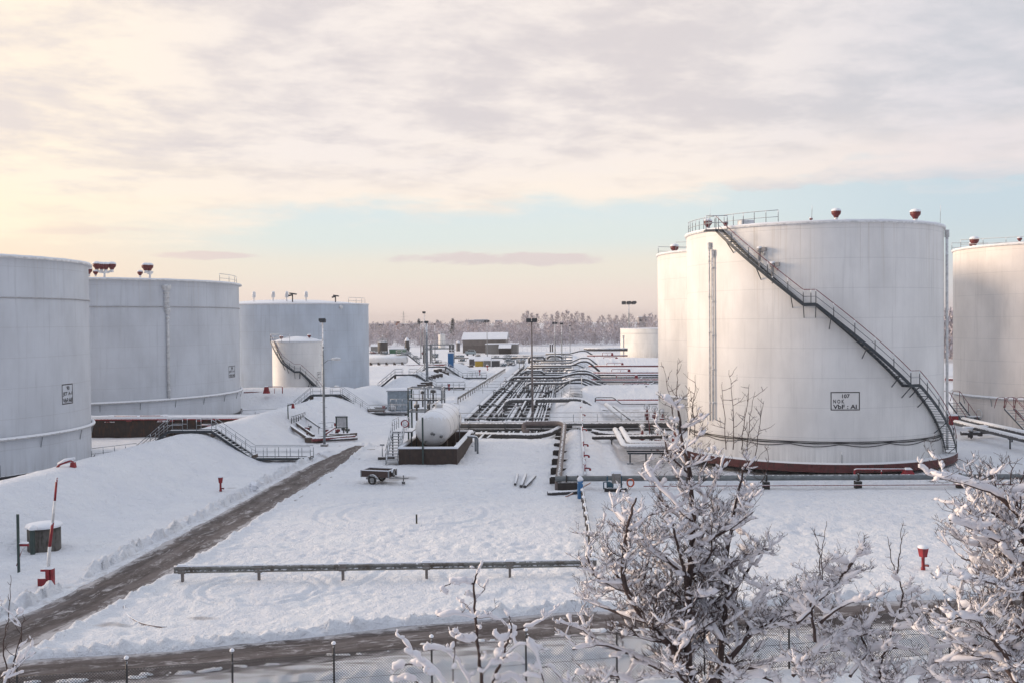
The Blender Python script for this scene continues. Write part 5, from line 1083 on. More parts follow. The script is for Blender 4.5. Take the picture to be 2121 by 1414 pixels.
# left far vessel with stairs
a, k = pxm(805, 756); r = 1.15; e = T('long_vessel', 'long horizontal white vessel at the far left beside a stair', 'vessel', a); x0 = pxm(762, 756)[0].x; x1 = pxm(841, 756)[0].x
m = MB(); m.lathe((x0, a.y, 1.5), [(0, -.5), (r * .7, -.3), (r, .2), (r, x1 - x0 - .2), (r * .7, x1 - x0 + .3), (0, x1 - x0 + .5)], 24, 'X'); m.build('shell', mat('vessel_white', (.74, .74, .74)), e)
for i in range(5): xx = x0 + (x1 - x0) * (i + .5) / 5; m = MB(); m.box((xx, a.y, .35), (.4, 2., 1.)); m.build('saddle', CONCB, e)
e = T('far_stairs', 'steep dark steel stairs right of the long white vessel', 'stairs', (x1 + 2, a.y, 0)); p0 = Vector((x1 + .3, a.y - 1, 3.0)); p1 = Vector((x1 + 3.8, a.y - 1, .2))
for dy in (0, 1.): m = MB(); m.bar(p0 + Vector((0, dy, 0)), p1 + Vector((0, dy, 0)), .08, .25); m.build('stringer', STEELD, e); m = MB(); railing(m, [p0 + Vector((-3, dy, 0)), p0 + Vector((0, dy, 0)), p1 + Vector((0, dy, 0))], 1.1, 1.2, .05); m.build('handrail', STEEL, e)
m = MB()
for i in range(13): m.box(p0.lerp(p1, (i + .5) / 13) + Vector((0, .5, 0)), (.3, .95, .05))
m.build('treads', mat('stair_tread', (.07, .08, .09)), e)
# gantry
a, k = pxm(905, 752); e = T('pipe_gantry', 'tall steel gantry carrying pipes between the masts and the warehouse', 'gantry', a); gx = [pxm(x, 752)[0].x for x in (878, 892, 931, 937)]; ht = 38 * k
for x in gx:
    for dy in (0, 3): m = MB(); m.box((x, a.y + dy, ht / 2), (.3, .3, ht)); m.build('column', STEELD, e)
for z_ in (ht, ht - 1.1): m = MB(); m.bar((gx[0], a.y, z_), (gx[-1], a.y, z_), .25, .3); m.bar((gx[0], a.y + 3, z_), (gx[-1], a.y + 3, z_), .25, .3); m.build('beam', STEEL, e)
for i in range(7): m = MB(); x = gx[0] + .5 + i * .35 if i < 3 else gx[2] - .9 + i * .35; m.tube(fillet([(x, a.y - .4, 1), (x, a.y - .4, ht - 1.5), (x, a.y + 5, ht - 1.5)], .3), .11, 6); m.build('riser_pipe', PIPED, e)
m = MB(); railing(m, [(gx[0], a.y - .2, ht), (gx[-1], a.y - .2, ht)], 1.1, 1.5, .05); m.build('railing', STEEL, e)
pipe('pipe', 'long horizontal pipe running right from the gantry', [PY(937, 741, a.y), PY(1072, 741, a.y)], .22, PIPE); pipe('pipe', 'second horizontal pipe below the one right of the gantry', [PY(937, 754, a.y - 8), PY(1050, 754, a.y - 8)], .18, PIPED)
# cabin, containers, vehicles, skids
ct, a, k = bld('blue_cabin', 'tall narrow blue cabin standing on the snowy bank', 'cabin', 928, 939, 782, 754, 1.3, BLUE, over=.04); m = MB(); m.box((a.x, a.y - .05, 1.6), (.75, .06, 2.0)); m.build('door', mat('blue_door', (.008, .08, .22), .4, snow=None), ct)
bld('yellow_container', 'yellow container under a snowy roof, right of the gantry', 'container', 984, 1000, 759, 748, 2.6, YEL, pitch=.9, seams=5)
bld('grey_container', 'pale grey container next to the yellow container', 'container', 1002, 1015, 759, 747, 2.6, GREY, pitch=.9, seams=4)
bld('dark_cabin', 'dark equipment cabin left of the yellow container', 'cabin', 972, 982, 757, 744, 2.4, mat('dk_cab', (.06, .06, .065), .6, snow=None), pitch=.5)
bld('dark_container', 'dark container between the pale grey container and the blue skid', 'container', 1018, 1034, 759, 747, 2.6, mat('dk_cab', (.06, .06, .065)), seams=4)
bld('green_container', 'long green container left of the squat black tank stairs', 'container', 806, 838, 732, 723, 4, GRN, seams=9)
bld('small_hut', 'small snow-roofed hut at the far left behind the long vessel', 'hut', 768, 781, 727, 718, 4, GREY, pitch=.8)
for i, (x, yb, w_, h, mt, lab) in enumerate(((1042, 759, 11, 7, TEAL, 'blue pump skid right of the dark container'), (1058, 757, 16, 9, PIPED, 'snow-covered tangle of pipes on a skid by the corridor end'), (1078, 752, 14, 7, GREY, 'low grey pipe skid just left of the corridor mast'), (955, 757, 10, 6, PIPED, 'small dark skid below the gantry'), (1026, 741, 14, 5, PIPE, 'grey pipe skid in front of the low grey building'), (1048, 744, 12, 7, REDD, 'reddish valve skid in front of the canopy'), (862, 744, 14, 6, PIPE, 'valve skid beside the long vessel stairs'), (905, 752, 18, 7, PIPED, 'dark valve skid under the gantry'), (776, 733, 15, 6, REDD, 'dull red skid at the far left behind the long vessel'), (830, 738, 22, 6, PIPED, 'wide dark skid above the long white vessel'), (990, 738, 9, 5, GREY, 'small grey skid beside the parked van'), (1090, 742, 10, 6, PIPE, 'pipe skid beside the left pipe arch'), (880, 735, 10, 8, REDD, 'dull red pump skid behind the thick mast'), (948, 740, 12, 5, PIPE, 'grey pipe skid in front of the small upright tank'))):
    a, k = pxm(x, yb); e = T('pipe_skid', lab, 'pipe skid', a); W_ = w_ * k; h_ = h * k; rnd = random.Random(i); m = MB()
    for s_ in (-1, 1): m.bar(a + Vector((-W_ / 2, s_, .2)), a + Vector((W_ / 2, s_, .2)), .2)
    for j in range(4): x_ = a.x - W_ / 2 + j * W_ / 3; m.bar((x_, a.y - 1, 0), (x_, a.y - 1, h_), .09); m.bar((x_, a.y + 1, 0), (x_, a.y + 1, h_), .09)
    m.bar(a + Vector((-W_ / 2, -1, h_)), a + Vector((W_ / 2, -1, h_)), .1); m.build('frame', STEEL, e); m = MB()
    for j in range(5): x_ = a.x + rnd.uniform(-.45, .45) * W_; z_ = rnd.uniform(.3, .8) * h_; m.tube(fillet([(x_, a.y + rnd.uniform(-1, .4), 0), (x_, a.y + rnd.uniform(-1, 0), z_), (x_ + rnd.uniform(-.4, .4) * W_, a.y, z_)], .2), rnd.uniform(.1, .22), 6)
    m.lathe((a.x, a.y, h_ * .45), [(0, -.4), (.5, -.3), (.5, .4), (0, .5)], 10); m.build('pipework', mt, e)
SK = bpy.data.objects['pipe_skid']; rs_ = random.Random(12)
for i in range(22):
    x, yb = (rs_.uniform(770, 960), rs_.uniform(722, 750)) if i < 15 else (rs_.uniform(1050, 1110), rs_.uniform(738, 752)); g = G(x, yb); d_ = dup(SK, g, 'snow-dusted skid of pipework in the cluttered yard at the far end', rs_.uniform(-.5, .5), None, rs_.uniform(.7, 1.6)); d_['group'] = 'pipework skids cluttering the far yard'
a, k = pxm(975, 736); e = T('parked_van', 'small van covered with snow parked in front of the warehouse', 'van', a)
m = MB(); m.box(a + Vector((0, 0, 1.0)), (3.6, 1.8, 1.1)); m.box(a + Vector((.2, 0, 1.75)), (2.6, 1.6, .7), taper=.85); m.build('body', mat('van_paint', (.30, .36, .38), .4, snow=.6), e); m = MB(); m.box(a + Vector((.2, -.75, 1.75)), (2.2, .2, .45)); m.build('window', DKGL, e)
for s_ in (-1.1, 1.1): m = MB(); m.tube([a + Vector((s_, -.95, .35)), a + Vector((s_, -.7, .35))], .35, 10); m.build('wheel', BLK, e)
for i, (x, y, n) in enumerate(((905, 803, 4), (918, 794, 4), (966, 769, 5), (884, 812, 3))):
    e = T('block_pile', ('dark concrete blocks at the foot of the thick mast', 'stepped dark concrete blocks below the blue cabin', 'row of dark concrete blocks on the bank right of the blue cabin', 'flat dark blocks in front of the thick mast')[i], 'concrete blocks', G(x, y))
    for j in range(n): g = G(x + (j - n / 2) * 7, y - j * 2.2); g.z = tz(g.x, g.y); m = MB(); m.box(g + Vector((0, 0, .25)), (.9 if n > 3 else 1.4, .8, .65), .1 * j); m.build('block', mat('dark_block', (.07, .06, .055), .85, snow=.6), e)
g = G(955, 782); e = T('scrap_heap', 'snow-dusted heap of scrap plates beside the blue cabin', 'heap', g); rnd = random.Random(3)
for j in range(7): m = MB(); q = g + Vector((rnd.uniform(-1.6, 1.6), rnd.uniform(-.8, .8), .15 + .06 * j)); m.box(q, (1.2, .5, .06), rnd.random() * 3, rnd.uniform(-.3, .3)); m.build('plate', mat('scrap', (.08, .09, .10), .6, snow=.75), e)
m = MB(); a = G(968, 779, .5); b = G(990, 776, .5); railing(m, [a, b], 1.0, 1.4, .035); m.build('railing', STEEL, None, a, 'short thin railing right of the scrap heap', 'railing')
# ladder steps on the ridge and hut-like box
e = T('ridge_steps', 'small steel step ladder on the ridge with railings behind the thick pipe', 'steps', PY(1192, 820, 138)); a = PY(1193, 822, 136); b = PY(1193, 803, 139)
m = MB()
for j in range(7): m.box(a.lerp(b, j / 6), (1.7, .3, .06))
m.build('treads', mat('stair_tread', (.07, .08, .09)), e)
for dx in (-.85, .85): m = MB(); railing(m, [a + Vector((dx, 0, 0)), b + Vector((dx, 0, 0)), b + Vector((dx, 4, .2))], 1.1, 1.4, .035); m.build('handrail', STEEL, e)
m = MB(); q = [PY(x, y, 135) for x, y in ((1150, 824), (1163, 822), (1180, 832), (1196, 838))]; railing(m, [p + Vector((0, 0, .0)) for p in q], 1.1, 1.2, .035); m.build('railing', STEEL, None, q[0], 'bent railing over the thick grey pipe left of the ridge', 'railing')
for i, (pts, lab) in enumerate(((((940, 806), (1000, 806), (1168, 803)), 'long thin handrail crossing the corridor pipes, nearer one'), (((1010, 793), (1090, 793)), 'long thin handrail crossing the corridor pipes, farther one'))):
    q = [PY(x, y + 8, 146 + 8 * i) for x, y in pts]; m = MB(); railing(m, q, .9, 2.4, .035); m.build('handrail', STEEL, None, q[0], lab, 'handrail')
for i, Y in enumerate((152, 160, 170, 194, 214)):     # rail bridges over the ridge
    e = T('ridge_bridge', f'sloping stair rail crossing the ridge and running down to the right, {RANK[i] if i else "nearest"} from the front', 'steps', (0, Y, 0), 'stair rails over the ridge'); P_ = [Vector((-2.6, Y, .3)), Vector((-.4, Y, 1.9)), Vector((1.8, Y, 1.9)), Vector((6.2, Y, -.1))]
    for dy in (0, .9): m = MB(); railing(m, [p + Vector((0, dy, 0)) for p in P_], 1.05, 1.4, .035); m.build('handrail', STEEL, e); m = MB(); [m.bar(P_[j] + Vector((0, dy, 0)), P_[j + 1] + Vector((0, dy, 0)), .08, .2) for j in range(3)]; m.build('stringer', STEELD, e)
m = MB(); q = [G(1100 + 1.0 * i, 760 - i) for i in range(2)]
# pipes and stairs between tank 107 and the right-edge tank
for k, (A, B_, r) in enumerate((((1979, 874), (2125, 910), .28), ((1995, 868), (2125, 897), .28))):
    a = G(*A, 1.0); b = G(*B_, .9); pipe('pipe', ('front', 'back')[k] + ' one of two fat snow-covered pipes right of tank 107', [a, b, b + (b - a) * .3], r, mat('dark_lagging', (.06, .06, .065), .5, snow=.15), legs=[a.lerp(b, .25), a.lerp(b, .8)])
pipe('pipe', 'snow-covered pipe at the foot of the right-edge tank', [G(1985, 864, .8), G(2085, 866, .8)], .25, PIPE)
def small_stair(label, x, y, w_=1.0, h=2.2, run=2.4, z=None, both=True):
    g = G(x, y); e = T('tank_stairs', label, 'stairs', g); a = g + Vector((0, 0, h)); b = g + Vector((.9, -run, .1)); m = MB()
    for j in range(9): m.box(a.lerp(b, (j + .5) / 9), (w_, .22, .04))
    m.build('treads', mat('stair_tread', (.07, .08, .09)), e)
    for dx in (-w_ / 2, w_ / 2):
        m = MB(); o = Vector((dx, 0, 0)); m.bar(a + o, b + o, .06, .18); m.build('stringer', STEELD, e); m = MB(); m.tube(fillet([a + o + Vector((-1.0, 0, .1)), a + o + Vector((-.7, 0, 1.2)), a + o + Vector((0, 0, 1.2)), b + o + Vector((0, 0, 1)), b + o], .3), .035, 5); m.tube([a + o, a + o + Vector((0, 0, 1.2))], .035, 5); m.tube([a.lerp(b, .5) + o, a.lerp(b, .5) + o + Vector((0, 0, 1.1))], .035, 5); m.build('handrail', mat('red_handrail', (.16, .03, .04)), e)
small_stair('left of two small stairs with hooped rails at the foot of the right-edge tank', 2090, 893, .9, 2.3, 3.0); small_stair('right of two small stairs with hooped rails at the foot of the right-edge tank', 2112, 893, .9, 2.3, 3.0)
small_stair('small stair in the gap between tank 107 and the right-edge tank', 1976, 877, 1.2, 2.4, 2.4)
g = G(1975, 884); e = T('red_cabinet', 'snow-capped red cabinet at the foot of the long stair of tank 107', 'cabinet', g); m = MB(); m.box(g + Vector((0, 0, .75)), (.95, .6, 1.0), .2, taper=.8); m.build('housing', RED, e); m = MB(); m.box(g + Vector((0, 0, 1.32)), (.8, .6, .18), .2, taper=.75); m.build('snow_cap', SNOW, e)
for k, (x, y) in enumerate(((2010, 905), (2030, 902))):
    g = G(x, y); e = T('valve', ('snow-topped valve platform below the fat pipes', 'dark valve group below the fat pipes, right one')[k], 'valve', g); m = MB(); m.tube([g, g + Vector((0, 0, .9))], .25, 8); m.tube([g + Vector((-.9, 0, .4)), g + Vector((.9, 0, .4))], .2, 8); m.build('valve_body', PIPED, e); m = MB(); m.box(g + Vector((0, 0, .98)), (1.5, .6, .12), taper=.8); m.build('snow_cap', SNOW, e)
pipe('pipe', 'dark red pipe behind the gap between tank 107 and the right-edge tank', [PY(1958, 785, 150), PY(2000, 785, 150)], .2, REDD)

# ------------------------------------------------------------------ far wood: crowns of frosty twigs
FROST = mat('frosted_twigs', (.58, .54, .57), .9, snow=None, var=.25, nscale=.3); TWIG = mat('bare_twigs', (.25, .20, .205), .9, snow=None, var=.25, nscale=.3); FIR = mat('fir_needles', (.035, .05, .045), .9, snow=.75, var=.3, nscale=.5)
PINK = mat('pinkish_twigs', (.34, .295, .305), .9, snow=None, var=.2, nscale=.3)
def crown_tris(c, h, w_, n, rng, shape='round', lean=0., base=.12, size=1.):
    """twig-like slivers through a crown volume"""
    u = rng.random(n); t = base + (1 - base) * u ** .85
    prof = {'round': np.sin(PI * np.clip(t * .92 + .08, 0, 1)) ** .6, 'poplar': np.clip(1.3 * np.sin(PI * t) ** .8, 0, 1) * .8, 'fir': (1 - t) ** .9}[shape]
    lump = .7 + .5 * np.sin(t * 9 + rng.random() * 6) * rng.random()
    a = rng.random(n) * 2 * PI; rr = w_ / 2 * prof * lump * np.sqrt(rng.random(n)) * 1.1
    p = np.stack([c[0] + rr * np.cos(a), c[1] + rr * np.sin(a), c[2] + h * t], -1)
    L = (h * .07 + .35) * size * (.5 + rng.random(n)); d = np.stack([np.cos(a) * .6 + rng.normal(0, .35, n), np.sin(a) * .6 + rng.normal(0, .35, n), np.full(n, .9 if shape != 'fir' else -.3) + rng.normal(0, .4, n)], -1); d /= np.linalg.norm(d, axis=1)[:, None]
    s = rng.normal(0, 1, (n, 3)); s -= (s * d).sum(1)[:, None] * d; s /= np.linalg.norm(s, axis=1)[:, None]; wv = (.05 + .012 * h) * size * (.6 + rng.random(n))
    v = np.stack([p - s * wv[:, None], p + s * wv[:, None], p + d * L[:, None]], 1); return v.reshape(-1, 3)
def tri_obj(name, chunks, mats, parent=None, origin=(0, 0, 0), **k):
    V = np.concatenate([c[0] for c in chunks]); mi = np.concatenate([np.full(len(c[0]) // 3, c[1]) for c in chunks]) if not callable(chunks[0][1]) else None
    me = bpy.data.meshes.new(name); n = len(V); me.vertices.add(n); me.vertices.foreach_set('co', (V - np.array(origin)).astype(np.float32).ravel()); me.loops.add(n); me.loops.foreach_set('vertex_index', np.arange(n, dtype=np.int32)); me.polygons.add(n // 3)
    me.polygons.foreach_set('loop_start', np.arange(0, n, 3, dtype=np.int32)); me.polygons.foreach_set('loop_total', np.full(n // 3, 3, dtype=np.int32)); me.update(calc_edges=True); me.polygons.foreach_set('material_index', mi.astype(np.int32))
    for m_ in mats: me.materials.append(m_)
    o = bpy.data.objects.new(name, me); C.objects.link(o)
    if parent: o.parent = parent
    else: o.location = origin
    tag(o, **k); return o
rng = np.random.default_rng(5); ch = []
def woodrow(n, z0, z1, x0, x1, h0, h1, per, f=.62):
    for i in range(n):
        dist = rng.uniform(z0, z1); xp = rng.uniform(x0, x1); p = W((xp - 1060.5) / F * dist, dist); h = rng.uniform(h0, h1); w_ = h * rng.uniform(.55, 1.0)
        q = int(per * rng.uniform(.7, 1.3)); k = min(.92, rng.uniform(.35, .85) * f / .62); base = rng.uniform(.02, .15)
        ch.append((crown_tris((p.x, p.y, 0), h, w_, int(q * k), rng, base=base), 0)); ch.append((crown_tris((p.x, p.y, 0), h * .97, w_ * .95, int(q * (1 - k)) + 1, rng, base=base), 1))
woodrow(170, 470, 490, 700, 1400, 5.5, 8.5, 170, .75); woodrow(150, 495, 540, 690, 1420, 8, 11.5, 170); woodrow(90, 545, 600, 690, 1420, 9.5, 13, 150, .5); woodrow(20, 560, 600, 1070, 1420, 11, 13, 150, .45)
woodrow(40, 250, 300, 1930, 2010, 9, 14, 420, .6); woodrow(140, 900, 1100, 500, 1900, 9, 14, 90, .3); woodrow(50, 620, 700, 700, 1000, 10, 13, 120, .4)
tri_obj('far_wood', ch, [FROST, PINK], kind='stuff', label='frost-covered leafless wood along the far edge of the snow field', cat='wood')
def far_tree(label, x, yt, dist, w_, shape, n, mats=(FROST, PINK), k=.45, name='bare_tree', grp='bare trees standing above the far wood'):
    w_ *= 1.15
    p = W((x - 1060.5) / F * dist, dist); h = (CP + ray(x, yt) * dist).z; e = T(name, label, 'tree', (p.x, p.y, 0), grp); m = MB(); m.tube([(p.x, p.y, 0), (p.x + .2, p.y, h * .5), (p.x, p.y, h * .93)], [h * .016, h * .010, .03], 6); m.build('trunk', mats[1] if name != 'fir_tree' else TWIG, e)
    cs = [(crown_tris((p.x, p.y, 0), h, w_, int(n * k), rng, shape, base=.15, size=.75), 0), (crown_tris((p.x, p.y, 0), h, w_, int(n * (1 - k)), rng, shape, base=.15, size=.75), 1)]
    tri_obj('crown', cs, list(mats), e, (p.x, p.y, 0))
POP = [(1085, 651, 3.6), (1093, 645, 4), (1102, 650, 3.2), (1113, 652, 4.2), (1130, 651, 5), (1143, 653, 5), (1155, 646, 4), (1166, 649, 3.6), (1175, 644, 4.2), (1184, 652, 3.4), (1196, 647, 4.4), (1207, 650, 5), (1220, 656, 5), (1247, 655, 6), (1262, 653, 6), (1277, 655, 5), (1292, 652, 6), (1306, 651, 7), (1335, 652, 6), (1348, 650, 6), (1358, 655, 5)]
ORD = ['first', 'second', 'third', 'fourth', 'fifth', 'sixth', 'seventh', 'eighth', 'ninth', 'tenth', 'eleventh', 'twelfth', 'thirteenth', 'fourteenth', 'fifteenth', 'sixteenth', 'seventeenth', 'eighteenth', 'nineteenth', 'twentieth', 'twenty-first']
for i, (x, y, w_) in enumerate(POP): far_tree(f'bare pinkish tree rising above the far wood, {ORD[i]} from the left', x, y, 575 + 7 * (i % 4), w_ * 1.2, 'round', 300)
for i, (x, y, w_) in enumerate(((868, 661, 6), (907, 663, 7), (938, 660, 7))):
    far_tree(('dark snow-dusted fir right of the brick chimney', 'broad pale fir between the two dark firs', 'dark snow-dusted fir left of the glassy building')[i], x, y, 560, w_, 'fir', 900, (FROST, FIR), (.25, .55, .2)[i], 'fir_tree', 'firs above the far wood')
# far fence along the field
m = MB(); a = G(1072, 728); b = G(1290, 726); fe = T('field_fence', 'thin wire fence on the snow field before the far wood', 'fence', a)
for i in range(23): p = a.lerp(b, i / 22); m.tube([p, p + Vector((0, 0, 1.9))], .035, 4)
for z_ in (.6, 1.2, 1.8): m.tube([a + Vector((0, 0, z_)), b + Vector((0, 0, z_))], .015, 4)
m.build('posts_and_wires', STEEL, fe)

# ------------------------------------------------------------------ chain-link fence in front
fa = P(262, 1380, 27.9); fb = P(1089, 1313, 30.1); fd = Vector((fb.x - fa.x, fb.y - fa.y, 0)) / 4; fe = T('chain_link_fence', 'chain-link fence with thin dark posts along the bottom of the view', 'fence', (fa.x, fa.y, 0))
WIRE = mat('fence_wire', (.05, .05, .052), .5, .3, snow=None); FPM = mat('fence_post', (.03, .03, .032), .6, snow=.7)
ht = 1.85; i0, i1 = -3, 10
for i in range(i0, i1 + 1):
    p = Vector((fa.x, fa.y, 0)) + fd * i; z0 = tz(p.x, p.y); m = MB(); m.tube([(p.x, p.y, z0 - .2), (p.x, p.y, ht)], .032, 6); m.tube([(p.x, p.y, ht), (p.x, p.y + .05, ht + .1)], .03, 6); m.build('post', FPM, fe)
    m = MB(); m.lathe((p.x, p.y, ht + .08), [(.04, -.03), (.075, .0), (.065, .04), (.02, .075), (0, .08)], 8); m.build('snow_cap', SNOW, fe)
m = MB(); u = fd.normalized(); L = fd.length * (i1 - i0); o = Vector((fa.x, fa.y, 0)) + fd * i0; s_ = .085; hm = 1.5; r_ = .0062; nr = Vector((-u.y, u.x, 0))
nW = int((L + hm) / s_)
for k in range(nW):
    for sg in (1, -1):
        x0 = k * s_ - (hm if sg > 0 else 0); x1 = x0 + hm * sg if sg > 0 else k * s_ - hm
        if sg < 0: x0 = k * s_; x1 = x0 - hm
        A = [x0, 0.]; B = [x1, hm]
        for q in (A, B):
            pass
        lo, hi = 0., 1.
        for e_ in (0., L):
            den = x1 - x0; t = (e_ - x0) / den
            if (e_ == 0. and den > 0) or (e_ == L and den < 0): lo = max(lo, t)
            else: hi = min(hi, t)
        if hi <= lo: continue
        pa = o + u * (x0 + (x1 - x0) * lo) + Vector((0, 0, .12 + hm * lo)) + nr * .002 * sg; pb = o + u * (x0 + (x1 - x0) * hi) + Vector((0, 0, .12 + hm * hi)) + nr * .002 * sg
        d = (pb - pa).normalized(); sd = d.cross(nr).normalized() * r_; n_ = nr * r_
        m.add([pa - sd - n_, pa + sd - n_, pa + n_, pb - sd - n_, pb + sd - n_, pb + n_], [(0, 1, 4, 3), (1, 2, 5, 4), (2, 0, 3, 5)])
for z_ in (.12, 1.62, .85): m.tube([o + Vector((0, 0, z_)), o + u * L + Vector((0, 0, z_))], .008, 4)
m.build('wire_mesh', WIRE, fe)

# ------------------------------------------------------------------ snow-laden trees in front
class Tree:
    def __init__(s, seed, depth=4): s.depth = depth; s.w = MB(); s.s = MB(); s.r = random.Random(seed)
    def wood(s, pts, r0, r1, n=6):
        k = len(pts) - 1; s.w.tube(pts, [r0 + (r1 - r0) * i / k for i in range(k + 1)], n, cap=False)
    def snow(s, pts, r0, r1, amt, drop=.18, k=1.):
        """lumpy snow lying along a branch"""
        R = s.r; run = []; rad = []; step = .03
        def flush():
            if len(run) > 1:
                q = list(rad); q[0] *= .35; q[-1] *= .35; s.s.tube(list(run), q, 6, cap=True)
            run.clear(); rad.clear()
        L = sum((b - a).length for a, b in zip(pts[:-1], pts[1:])); acc = 0; cur = R.uniform(.7, 1.2)
        for a, b in zip(pts[:-1], pts[1:]):
            d = b - a; l = d.length
            if l < 1e-5: continue
            st = abs(d.z) / l; q = max(1, int(l / .045))
            for j in range(q):
                t = (acc + l * j / q) / L; r = r0 + (r1 - r0) * t; cur += R.uniform(-.33, .33); cur = min(1.75, max(.45, cur))
                f = amt * cur * (1.05 - .75 * st ** 2.5)
                if R.random() < drop * .25 or st > .97: flush(); continue
                p = a.lerp(b, j / q); run.append(p + Vector((R.uniform(-.004, .004), R.uniform(-.004, .004), r * .6 + f * .62))); rad.append(f + r * .3)
            acc += l
        run.append(pts[-1] + Vector((0, 0, r1 * .6 + amt * .5))); rad.append(amt * .4); flush()
    def curve(s, p, d, L, n, up=.25, wob=.25):
        out = [p]; d = d.normalized()
        for i in range(n):
            d = (d + Vector((s.r.gauss(0, wob), s.r.gauss(0, wob), s.r.gauss(0, wob) + up)) * .5).normalized(); p = p + d * (L / n); out.append(p)
        return out
    def limb(s, pts, r0, r1, dens=1., sub=1., amt=.035, whip=False, n=7, spr=1.):
        R = s.r; f = []; pts = [Vector(p) for p in pts]
        for i in range(len(pts) - 1):
            a = pts[max(i - 1, 0)]; b = pts[i]; c = pts[i + 1]; e = pts[min(i + 2, len(pts) - 1)]
            for j in range(5):
                t = j / 5; f.append(.5 * ((2 * b) + (c - a) * t + (2 * a - 5 * b + 4 * c - e) * t * t + (3 * b - a - 3 * c + e) * t ** 3) + Vector((R.gauss(0, .008), R.gauss(0, .008), R.gauss(0, .006))))
        f.append(pts[-1]); s.wood(f, r0, r1, n)
        if not whip: s.snow(f, r0, r1, amt)
        L = sum((b - a).length for a, b in zip(f[:-1], f[1:])); acc = 0; nxt = .12 * L; 
        for a, b in zip(f[:-1], f[1:]):
            l = (b - a).length; acc += l
            while nxt < acc:
                p = a.lerp(b, R.random()); d = (b - a).normalized(); t = nxt / L; az_ = R.uniform(0, 2 * PI); side = Vector((math.cos(az_), math.sin(az_) * .8, R.uniform(-.25, .45)))
                dd = d * R.uniform(.1, .6) + side * R.uniform(.7, 1.1)
                ln = R.uniform(.35, 1.15) * spr * (1.05 - .45 * t)
                s.branch(p, dd, ln, max(.005, (r0 + (r1 - r0) * t) * .35), 1, sub, amt, whip); nxt += R.uniform(.07, .16) / dens
    def branch(s, p, d, L, r, lev, sub, amt, whip):
        R = s.r; n = (0, 5, 4, 3, 2)[lev]; c = s.curve(p, d, L, n, (.0, .16, .22, .3, .3)[lev], .34); r1 = max(.0020, r * .4); s.wood(c, r, r1, (0, 5, 4, 3, 3)[lev])
        if whip:
            if R.random() < .35: s.snow(c[1:3], r, r1, amt * .45)
        elif R.random() < (.97, .97, .88, .42, .0)[lev]: s.snow(c if lev == 1 else c[:-1], r, r1, amt * (1, .95, .80, .55, .4)[lev] * R.uniform(.7, 1.25), .35)
        top = 2 if whip else s.depth
        if lev < top:
            k = int(L / (.1, .080, .070, .06)[lev] * sub * (1, 1, .9, .75)[lev] + R.random()); k = min(k, 12)
            for i in range(k):
                t = R.uniform(.12, 1); j = min(n - 1, int(t * n)); q = c[j].lerp(c[j + 1], t * n - j); dd = (c[j + 1] - c[j]).normalized(); a_ = R.uniform(0, 2 * PI); o_ = Vector((math.cos(a_), math.sin(a_) * .8, R.uniform(-.25, .6)))
                ln = L * R.uniform(.3, .6) if lev == 1 else (L * R.uniform(.3, .55) if lev == 2 else R.uniform(.04, .11))
                s.branch(q, dd * R.uniform(.3, .9) + o_ * .8, max(.05, ln), max(.0026, r * (.55, .55, .6, .7)[lev]), lev + 1, sub, amt, whip)
    def finish(s, name, label, p, cat='tree'):
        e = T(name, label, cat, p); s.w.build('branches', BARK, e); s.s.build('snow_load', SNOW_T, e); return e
def LP(px, z, dz=0.):               # pixel path -> points at depth z, drifting by dz along the way
    k = len(px) - 1; return [P(x, y, z + dz * i / k) for i, (x, y) in enumerate(px)]
t = Tree(11); Z = 15.
t.limb(LP([(1440, 1560), (1427, 1414), (1424, 1330), (1428, 1200), (1434, 1080), (1428, 980), (1412, 910), (1405, 850)], Z), .085, .014, 1., 1, .034, spr=.9)
